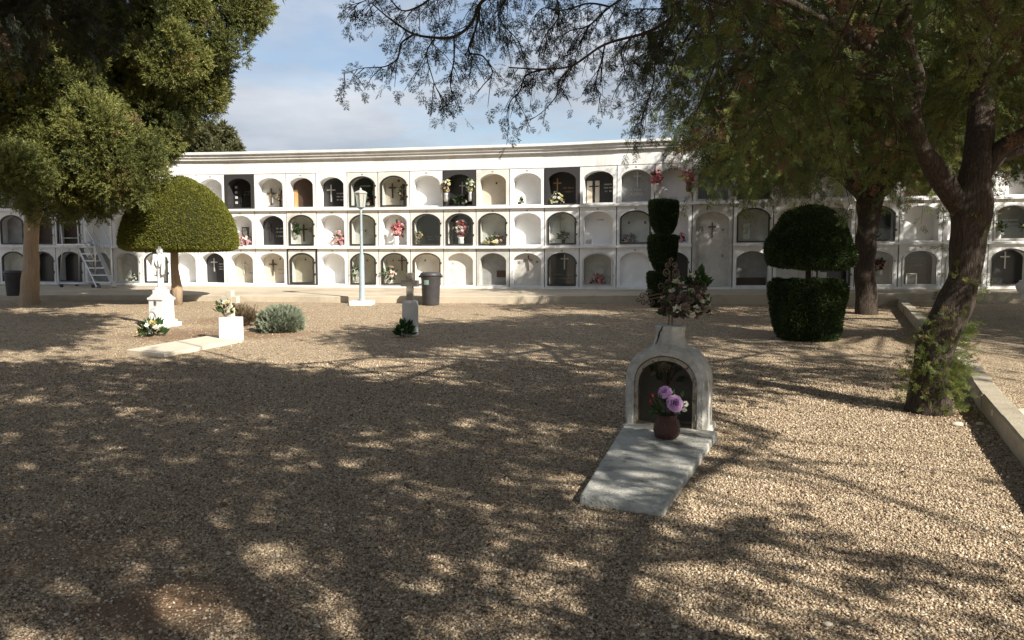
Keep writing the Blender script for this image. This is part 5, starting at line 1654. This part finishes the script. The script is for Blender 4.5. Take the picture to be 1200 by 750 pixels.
# stone drapery over the arms: wavy sheet hanging on both sides
vs, fs = [], []; N1, N2 = 26, 10
for i in range(N1):
    f = i / (N1 - 1); x = -.15 + .30 * f; ed = abs(f - .5) * 2
    for j in range(N2):
        s = j / (N2 - 1); z = 1.15 - s * (.14 + .20 * ed ** 1.5) + .02 * math.sin(f * 9)
        vs.append((x * (1 - .25 * s) + .012 * math.sin(s * 7 + f * 4), -.045 - .028 * math.sin(f * 21) * (.3 + s) - .03 * math.sin(s * math.pi), z))
n0 = len(vs); vs += [(x, y + .085, z) for x, y, z in vs]
for i in range(N1 - 1):
    for j in range(N2 - 1):
        a = i * N2 + j; fs += [(a, a + 1, a + N2 + 1, a + N2), (n0 + a, n0 + a + N2, n0 + a + N2 + 1, n0 + a + 1)]
for i in range(N1 - 1):
    for j in (0, N2 - 1):
        a = i * N2 + j; fs.append((a, a + N2, n0 + a + N2, n0 + a))
for j in range(N2 - 1):
    for i in (0, N1 - 1):
        a = i * N2 + j; fs.append((a, n0 + a, n0 + a + 1, a + 1))
m = MB(); m.add(vs, fs); m.build('drapery', M['statue'], t, True)
m = MB(); m.lathe([(.03, 0), (.036, .006), (.02, .012)], (0, 0, 0), 20)
o = m.build('portrait', M['photo'], t, True); o.location = (0, -.162, .385); o.rotation_euler = (math.pi / 2, 0, 0); o.scale = (1, 1.35, 1)
m = MB(); m.tube([(.11 * math.cos(a) - .02, -.20, .16 + .13 * math.sin(a)) for a in np.linspace(0, math.pi, 15)], .006, 5); m.build('flower_holder', M['silver'], t)
gf = ground(178, 394)
bouquet('white and cream flowers with dark green leaves at the foot of the white monument', gf, .36, .22, ['whitef', 'whitef', 'whitef', 'yellowf'], 22, None, 80, 95, bs=.05, leaf_len=.11)

# ------------------------------------------------------------------ small white block with a cross and its slab
gb = ground(264.5, 401)
t = thing('grave_marker', 'white block grave carrying a pale stone cross, with a flat slab before it', 'grave', tuple(gb), R(-18))
m = MB(); m.box((0, .12, .165), (.225, .225, .32)); m.build('block', M['statue'], t, False, .008)
m = MB(); m.box((0, .12, .505), (.085, .075, .36)); m.box((-.083, .12, .56), (.082, .07, .095)); m.box((.083, .12, .56), (.082, .07, .095)); m.build('cross', M['slab2'], t, False, .006)
invb = Matrix.Rotation(R(18), 4, 'Z') @ Matrix.Translation(-gb)
sl = [invb @ ground(*q_) for q_ in ((148, 414), (192, 419), (284, 401), (250, 396))]
m = MB(); m.add([(*p.xy, p.z - .05) for p in sl] + [(*p.xy, p.z + .045) for p in sl], [(0, 1, 2, 3), (4, 5, 6, 7), (0, 1, 5, 4), (1, 2, 6, 5), (2, 3, 7, 6), (3, 0, 4, 7)])
m.build('slab', M['slab2'], t, False, .006)
bouquet('pale yellow flowers standing on the small white block before its cross', gb + Vector((-.03, .05, .345)), .27, .2, ['yellowf', 'whitef'], 13, None, 40, 96, None, bs=.042)

# ------------------------------------------------------------------ stone cross on a pillar
gp_ = ground(481, 393)
t = thing('stone_cross', 'small brown stone cross on a chamfered pale pillar in front of the bin', 'stone cross', tuple(gp_), R(-14))
m = MB(); c_ = .024; hw = .098
oct_ = [(-hw + c_, -hw), (hw - c_, -hw), (hw, -hw + c_), (hw, hw - c_), (hw - c_, hw), (-hw + c_, hw), (-hw, hw - c_), (-hw, -hw + c_)]
vs = [(x * 1.0, y, -.05) for x, y in oct_] + [(x * .96, y * .96, .47) for x, y in oct_] + [(x * .8, y * .8, .50) for x, y in oct_]
loft_ = MB(); loft_.add(vs, [tuple(range(8)), tuple(range(16, 24))] + [(i, (i + 1) % 8, 8 + (i + 1) % 8, 8 + i) for i in range(8)] + [(8 + i, 8 + (i + 1) % 8, 16 + (i + 1) % 8, 16 + i) for i in range(8)])
loft_.build('pillar', M['paleconcrete'], t, False, .006)
m = MB(); m.box((0, 0, .69), (.088, .075, .39)); m.box((-.085, 0, .735), (.082, .072, .09)); m.box((.085, 0, .735), (.082, .072, .09)); m.build('cross', M['stonecross'], t, False, .008)
bouquet('leafy plant with a few pale blooms at the foot of the stone cross pillar', ground(474, 395), .26, .25, ['whitef'], 5, None, 130, 97, bs=.03, name='plant', cat='plant', leaf_len=.09)

# ------------------------------------------------------------------ street lamp
gl = ground(424.5, 357)
kl_ = gl.y / F
t = thing('street_lamp', 'slender grey blue street lamp with a pale lantern standing before the niche wall', 'street lamp', tuple(gl))
def hl(py): return at(424, py, gl.y).z - gl.z
m = MB(); m.box((0, 0, .035), (.44, .44, .09)); m.build('footing', M['statue'], t, False, .012)
m = MB(); m.lathe([(.075, .08), (.075, .10), (.056, .12), (.052, hl(300)), (.032, hl(296)), (.026, hl(250)), (.025, hl(245))], sides=18); m.build('pole', M['lamp'], t, True)
m = MB(); m.lathe([(.035, hl(245)), (.06, hl(244)), (.085, hl(243)), (.085, hl(242))], sides=8); m.build('lantern_base', M['lamp'], t)
m = MB(); m.lathe([(.08, hl(242)), (.115, hl(227))], sides=8); lg = m.build('lantern_glass', M['lampglass'], t)
m = MB(); m.lathe([(.128, hl(227)), (.132, hl(226)), (.10, hl(224.4)), (.04, hl(223)), (.02, hl(222.2)), (.022, hl(221)), (.006, hl(220))], sides=8); m.build('lantern_cap', M['lampglass'], t)
m = MB()
for k in range(8):
    a = 2 * math.pi * k / 8; m.tube([(.083 * math.cos(a), .083 * math.sin(a), hl(242)), (.119 * math.cos(a), .119 * math.sin(a), hl(227))], .006, 5)
m.build('lantern_bars', M['lamp'], t)

# ------------------------------------------------------------------ bins
def bin_(label, p, r, h, sticker):
    t = thing('rubbish_bin', label, 'bin', tuple(p))
    m = MB(); m.lathe([(r * .80, 0), (r * .84, .02), (r * .97, h * .80), (r * 1.0, h * .80), (r * 1.0, h * .86), (r * .95, h * .88), (r * .9, h * .88)], sides=28); m.build('body', M['bin'], t, True, .004)
    m = MB(); m.lathe([(r * 1.06, h * .86), (r * 1.08, h * .90), (r * 1.03, h * .955), (r * .8, h * .99), (r * .3, h), (.01, h)], sides=28); m.build('lid', M['bin'], t, True)
    for sg in (-1, 1):
        m = MB(); m.box((sg * r * 1.1, 0, h * .86), (r * .2, r * .55, h * .07)); m.build('handle', M['bin'], t, False, .01)
    if sticker:
        m = MB(); vs, fs = [], []
        for i in range(9):
            a = math.radians(-100 - 3 + i * 4 - 25); rr_ = r * .94 + .004
            vs += [(rr_ * math.cos(a), rr_ * math.sin(a), h * .62), (rr_ * 1.02 * math.cos(a), rr_ * 1.02 * math.sin(a), h * .76)]
        m.add(vs, [(2 * i, 2 * i + 2, 2 * i + 3, 2 * i + 1) for i in range(8)]); m.build('sticker', M['binlabel'], t)
    return t
bin_('round dark grey lidded bin with a sticker, behind the small stone cross', ground(505, 357.5), .20, .665, True)
bin_('dark lidded bin standing behind the bare tan trunk at the far left', path_top(18, 346.5), .185, .52, False)

# ------------------------------------------------------------------ rolling ladder
pz = .675
def lp_(px, py, Y, z=None):
    p = at(px, py, Y)
    if z is not None: p.z = z
    return p
base_l = at(95, 330, 19.8)
t = thing('rolling_ladder', 'aluminium rolling stair with handrails and platform parked against the niches', 'ladder', (base_l.x, base_l.y, pz))
ol = Vector(t.location)
Yt_, Yb_ = 20.15, 19.25
SLt, SLb = lp_(92, 286, Yt_), lp_(115.5, 336, Yb_, pz + .03)
SRt, SRb = lp_(110, 284, Yt_), lp_(134, 334, Yb_, pz + .03)
def beam(m, a, b_, wd, hh):
    a, b_ = Vector(a) - ol, Vector(b_) - ol
    d_ = (b_ - a); ln = d_.length; d_.normalize(); s_ = d_.cross(Vector((0, 1, .4))).normalized(); u_ = s_.cross(d_)
    mt_ = Matrix((s_, d_, u_)).transposed()
    m.box((a + b_) / 2, (wd, ln, hh), mtx=mt_)
for a, b_ in ((SLt, SLb), (SRt, SRb)):
    m = MB(); beam(m, a, b_, .035, .10); m.build('stringer', M['alu'], t)
for k in range(6):
    f = (k + .55) / 6.2
    a = SLt.lerp(SLb, f); b_ = SRt.lerp(SRb, f)
    m = MB(); c_ = (a + b_) / 2 - ol; m.box(c_, ((b_ - a).length, .17, .028), mtx=Matrix.Rotation(math.atan2((b_ - a).y, (b_ - a).x), 3, 'Z')); m.build('step', M['alu'], t)
PLb, PRb = lp_(73.5, 288, 20.5), lp_(92, 287, 20.5)
m = MB(); c_ = (lp_(83, 288, 20.2) + lp_(102, 286, 20.2)) / 2 - ol; m.box(c_, (.80, .50, .04)); m.build('platform', M['alu'], t)
def rail(pts, r=.016, name='handrail'):
    m = MB(); m.tube([p - ol for p in pts], r, 8); m.build(name, M['alu'], t, True)
rail([lp_(92.5, 325, Yt_, pz + .1), lp_(92.5, 289, Yt_), lp_(91, 265, Yt_), lp_(90, 252, Yt_), lp_(92, 249, Yt_), lp_(97, 259, Yt_ - .05), lp_(110, 283, 19.7), lp_(111.5, 290, 19.66), lp_(111.6, 325, 19.5)])
rail([lp_(108, 300, Yt_), lp_(108, 262, Yt_), lp_(109, 252, Yt_), lp_(111, 250, Yt_), lp_(114.5, 257, Yt_ - .05), lp_(129, 282, 19.7), lp_(130, 290, 19.66), lp_(130, 325, 19.5)])
rail([lp_(92.5, 274, Yt_), lp_(111.6, 307, 19.6)], .012); rail([lp_(110, 273, Yt_), lp_(129.5, 305, 19.6)], .012)
rail([lp_(91, 261, Yt_), lp_(71, 261, 20.2), lp_(72.7, 279, 20.2), lp_(73.5, 289, 20.2), lp_(70, 329, 20.2, pz + .1)], .016, 'side_frame')
rail([lp_(73, 279, 20.2), lp_(92, 279, 20.2)], .012, 'side_frame'); rail([lp_(92, 285, Yt_), lp_(110, 284, Yt_)], .014, 'cross_rail'); rail([lp_(90, 255, 20.5), lp_(109, 254, 20.5)], .012, 'cross_rail')
rail([lp_(67.6, 330, 20.2, pz + .1), lp_(111.6, 329, 19.9, pz + .1)], .02, 'base_frame'); rail([lp_(70, 330, 19.6, pz + .1), lp_(112, 331, 19.45, pz + .1)], .02, 'base_frame')
for (px, Y) in ((71, 20.2), (109, 19.95), (72, 19.6), (109, 19.5), (90, 20.1)):
    p = lp_(px, 330, Y, pz + .05) - ol
    m = MB(); m.tube([p + Vector((-.02, 0, 0)), p + Vector((.02, 0, 0))], .05, 14); m.build('caster', M['bin'], t)

# ------------------------------------------------------------------ white pot at the right edge
p = path_top(1203, 349)
t = thing('white_urn', 'white rounded stone urn half cut by the photo\'s right edge on the path', 'urn', tuple(p))
m = MB(); m.lathe([(.08, 0), (.09, .02), (.06, .05), (.13, .10), (.165, .17), (.15, .23), (.11, .265), (.12, .285), (.10, .285), (.08, .24)], sides=24); m.build('bowl', M['statue'], t, True)
m = MB(); m.box((0, 0, -.005), (.24, .24, .03)); m.build('foot', M['statue'], t, False, .005)

# ------------------------------------------------------------------ loose gravel
rs = np.random.default_rng(77)
def stones(n, y0, y1, s0, s1, lift, sd_=.27):
    y = np.sqrt(rs.uniform(y0 ** 2, y1 ** 2, n)); x = rs.uniform(-.70, .70, n) * y
    keep = np.ones(n, bool)
    for (dx_, dy_, rx, ry, s) in DIRT:
        r = np.sqrt(((x - dx_) / rx) ** 2 + ((y - dy_) / ry) ** 2) + rs.normal(size=n) * .22
        keep &= ~((r < .95) & (rs.random(n) < s * .8))
    # thin patches where the earth shows through
    th_ = np.sin(x * 2.1 + np.sin(y * 1.7)) + np.sin(y * 2.6 + x * .8) + np.sin(x * 5.3 - y * 4.1) * .6
    keep &= ~((th_ > 1.35) & (rs.random(n) < .45))
    # not on the kerb or in the raised bed
    kx = np.array([p_.x for p_ in kpts][::-1]); ky = np.array([p_.y for p_ in kpts][::-1])
    keep &= ~((x > np.interp(y, ky, kx) - .01) & (y > ky[0]))
    x, y = x[keep], y[keep]; n = len(x)
    z = np.clip(y, -12, 17) * SLOPE
    sz = rs.uniform(s0, s1, n) * np.exp(rs.normal(size=n) * .25)
    base = np.array([(1, 0, 0), (0, 1, 0), (-1, 0, 0), (0, -1, 0), (0, 0, 1), (0, 0, -1)], float)
    V = base[None] * rs.uniform(.55, 1.25, (n, 6, 1)) + rs.normal(size=(n, 6, 3)) * .14
    V *= np.array([1, 1, .72])
    D = norm(rs.normal(size=(n, 3))); S_ = norm(np.cross(D, rs.normal(size=(n, 3)))); N_ = np.cross(S_, D)
    V = V[..., 0:1] * S_[:, None] + V[..., 1:2] * D[:, None] + V[..., 2:3] * N_[:, None]
    V[..., 2] *= .8
    V = V * sz[:, None, None] + np.stack([x, y, z + sz * lift], 1)[:, None]
    T_ = np.array([(0, 1, 4), (1, 2, 4), (2, 3, 4), (3, 0, 4), (1, 0, 5), (2, 1, 5), (3, 2, 5), (0, 3, 5)])
    Fq = (T_[None] + (np.arange(n) * 6)[:, None, None]).reshape(-1, 3)
    ti = np.clip(rs.normal(.50 - (.27 - sd_) * .5, sd_, n), 0, 1)
    return V.reshape(-1, 3), Fq, np.repeat(ti, 6)
parts = [stones(165000, 2.2, 5.2, .0046, .0080, .25), stones(110000, 5.2, 9.0, .006, .0098, .25), stones(45000, 9.0, 15.5, .007, .0105, .2, .13)]
VV, FF, TT, off = [], [], [], 0
for V, Fq, ti in parts:
    VV.append(V); FF.append(Fq + off); TT.append(ti); off += len(V)
o = np_mesh('gravel', np.concatenate(VV), np.concatenate(FF), M['pebble'], None, np.concatenate(TT))
o['kind'] = 'stuff'

def stone(label, px, py, s):
    g_ = ground(px, py)
    bm = bmesh.new(); bmesh.ops.create_icosphere(bm, subdivisions=3, radius=s)
    for v_ in bm.verts:
        v_.co = Vector((v_.co.x * 1.3, v_.co.y, v_.co.z * .6)) * (1 + .12 * math.sin(v_.co.x * 60) + .1 * math.sin(v_.co.y * 75 + 1))
    me = bpy.data.meshes.new('stone'); bm.to_mesh(me); bm.free(); me.materials.append(M['slab2'])
    o = bpy.data.objects.new('stone', me); C.objects.link(o); o.location = g_ + Vector((0, 0, s * .4)); me.polygons.foreach_set('use_smooth', [True] * len(me.polygons))
    return tag(o, label, 'stone')
stone('larger white stone on the gravel just right of the leaning trunk', 1121, 499.5, .032)
stone('smaller white stone lying against the kerb near the leaning trunk', 1148, 498, .022)
stone('lone pale stone on the shaded gravel near the bottom of the photo', 970, 733, .013)

# fallen sprigs and dry bits under the trees
rs = np.random.default_rng(99)
n = 2600
y = np.sqrt(rs.uniform(2.3 ** 2, 13 ** 2, n)); x = rs.uniform(-.66, .66, n) * y
w_ = np.sin(x * 1.3 + 1) + np.sin(y * 1.1 + x * .6) + rs.normal(size=n) * .8
k = w_ > .3; x, y = x[k], y[k]; n = len(x)
P = np.stack([x, y, y * SLOPE + rs.uniform(.008, .016, n)], 1)
D = rs.normal(size=(n, 3)) * np.array([1, 1, .15])
o = scatter('fallen_leaves', P, D, rs.uniform(.012, .045, n), T_MID, M['dry'], rs.random(n) * .6, None, flat=np.tile(np.array([0., 0, 1]), (n, 1)), rs=rs)
o['kind'] = 'stuff'
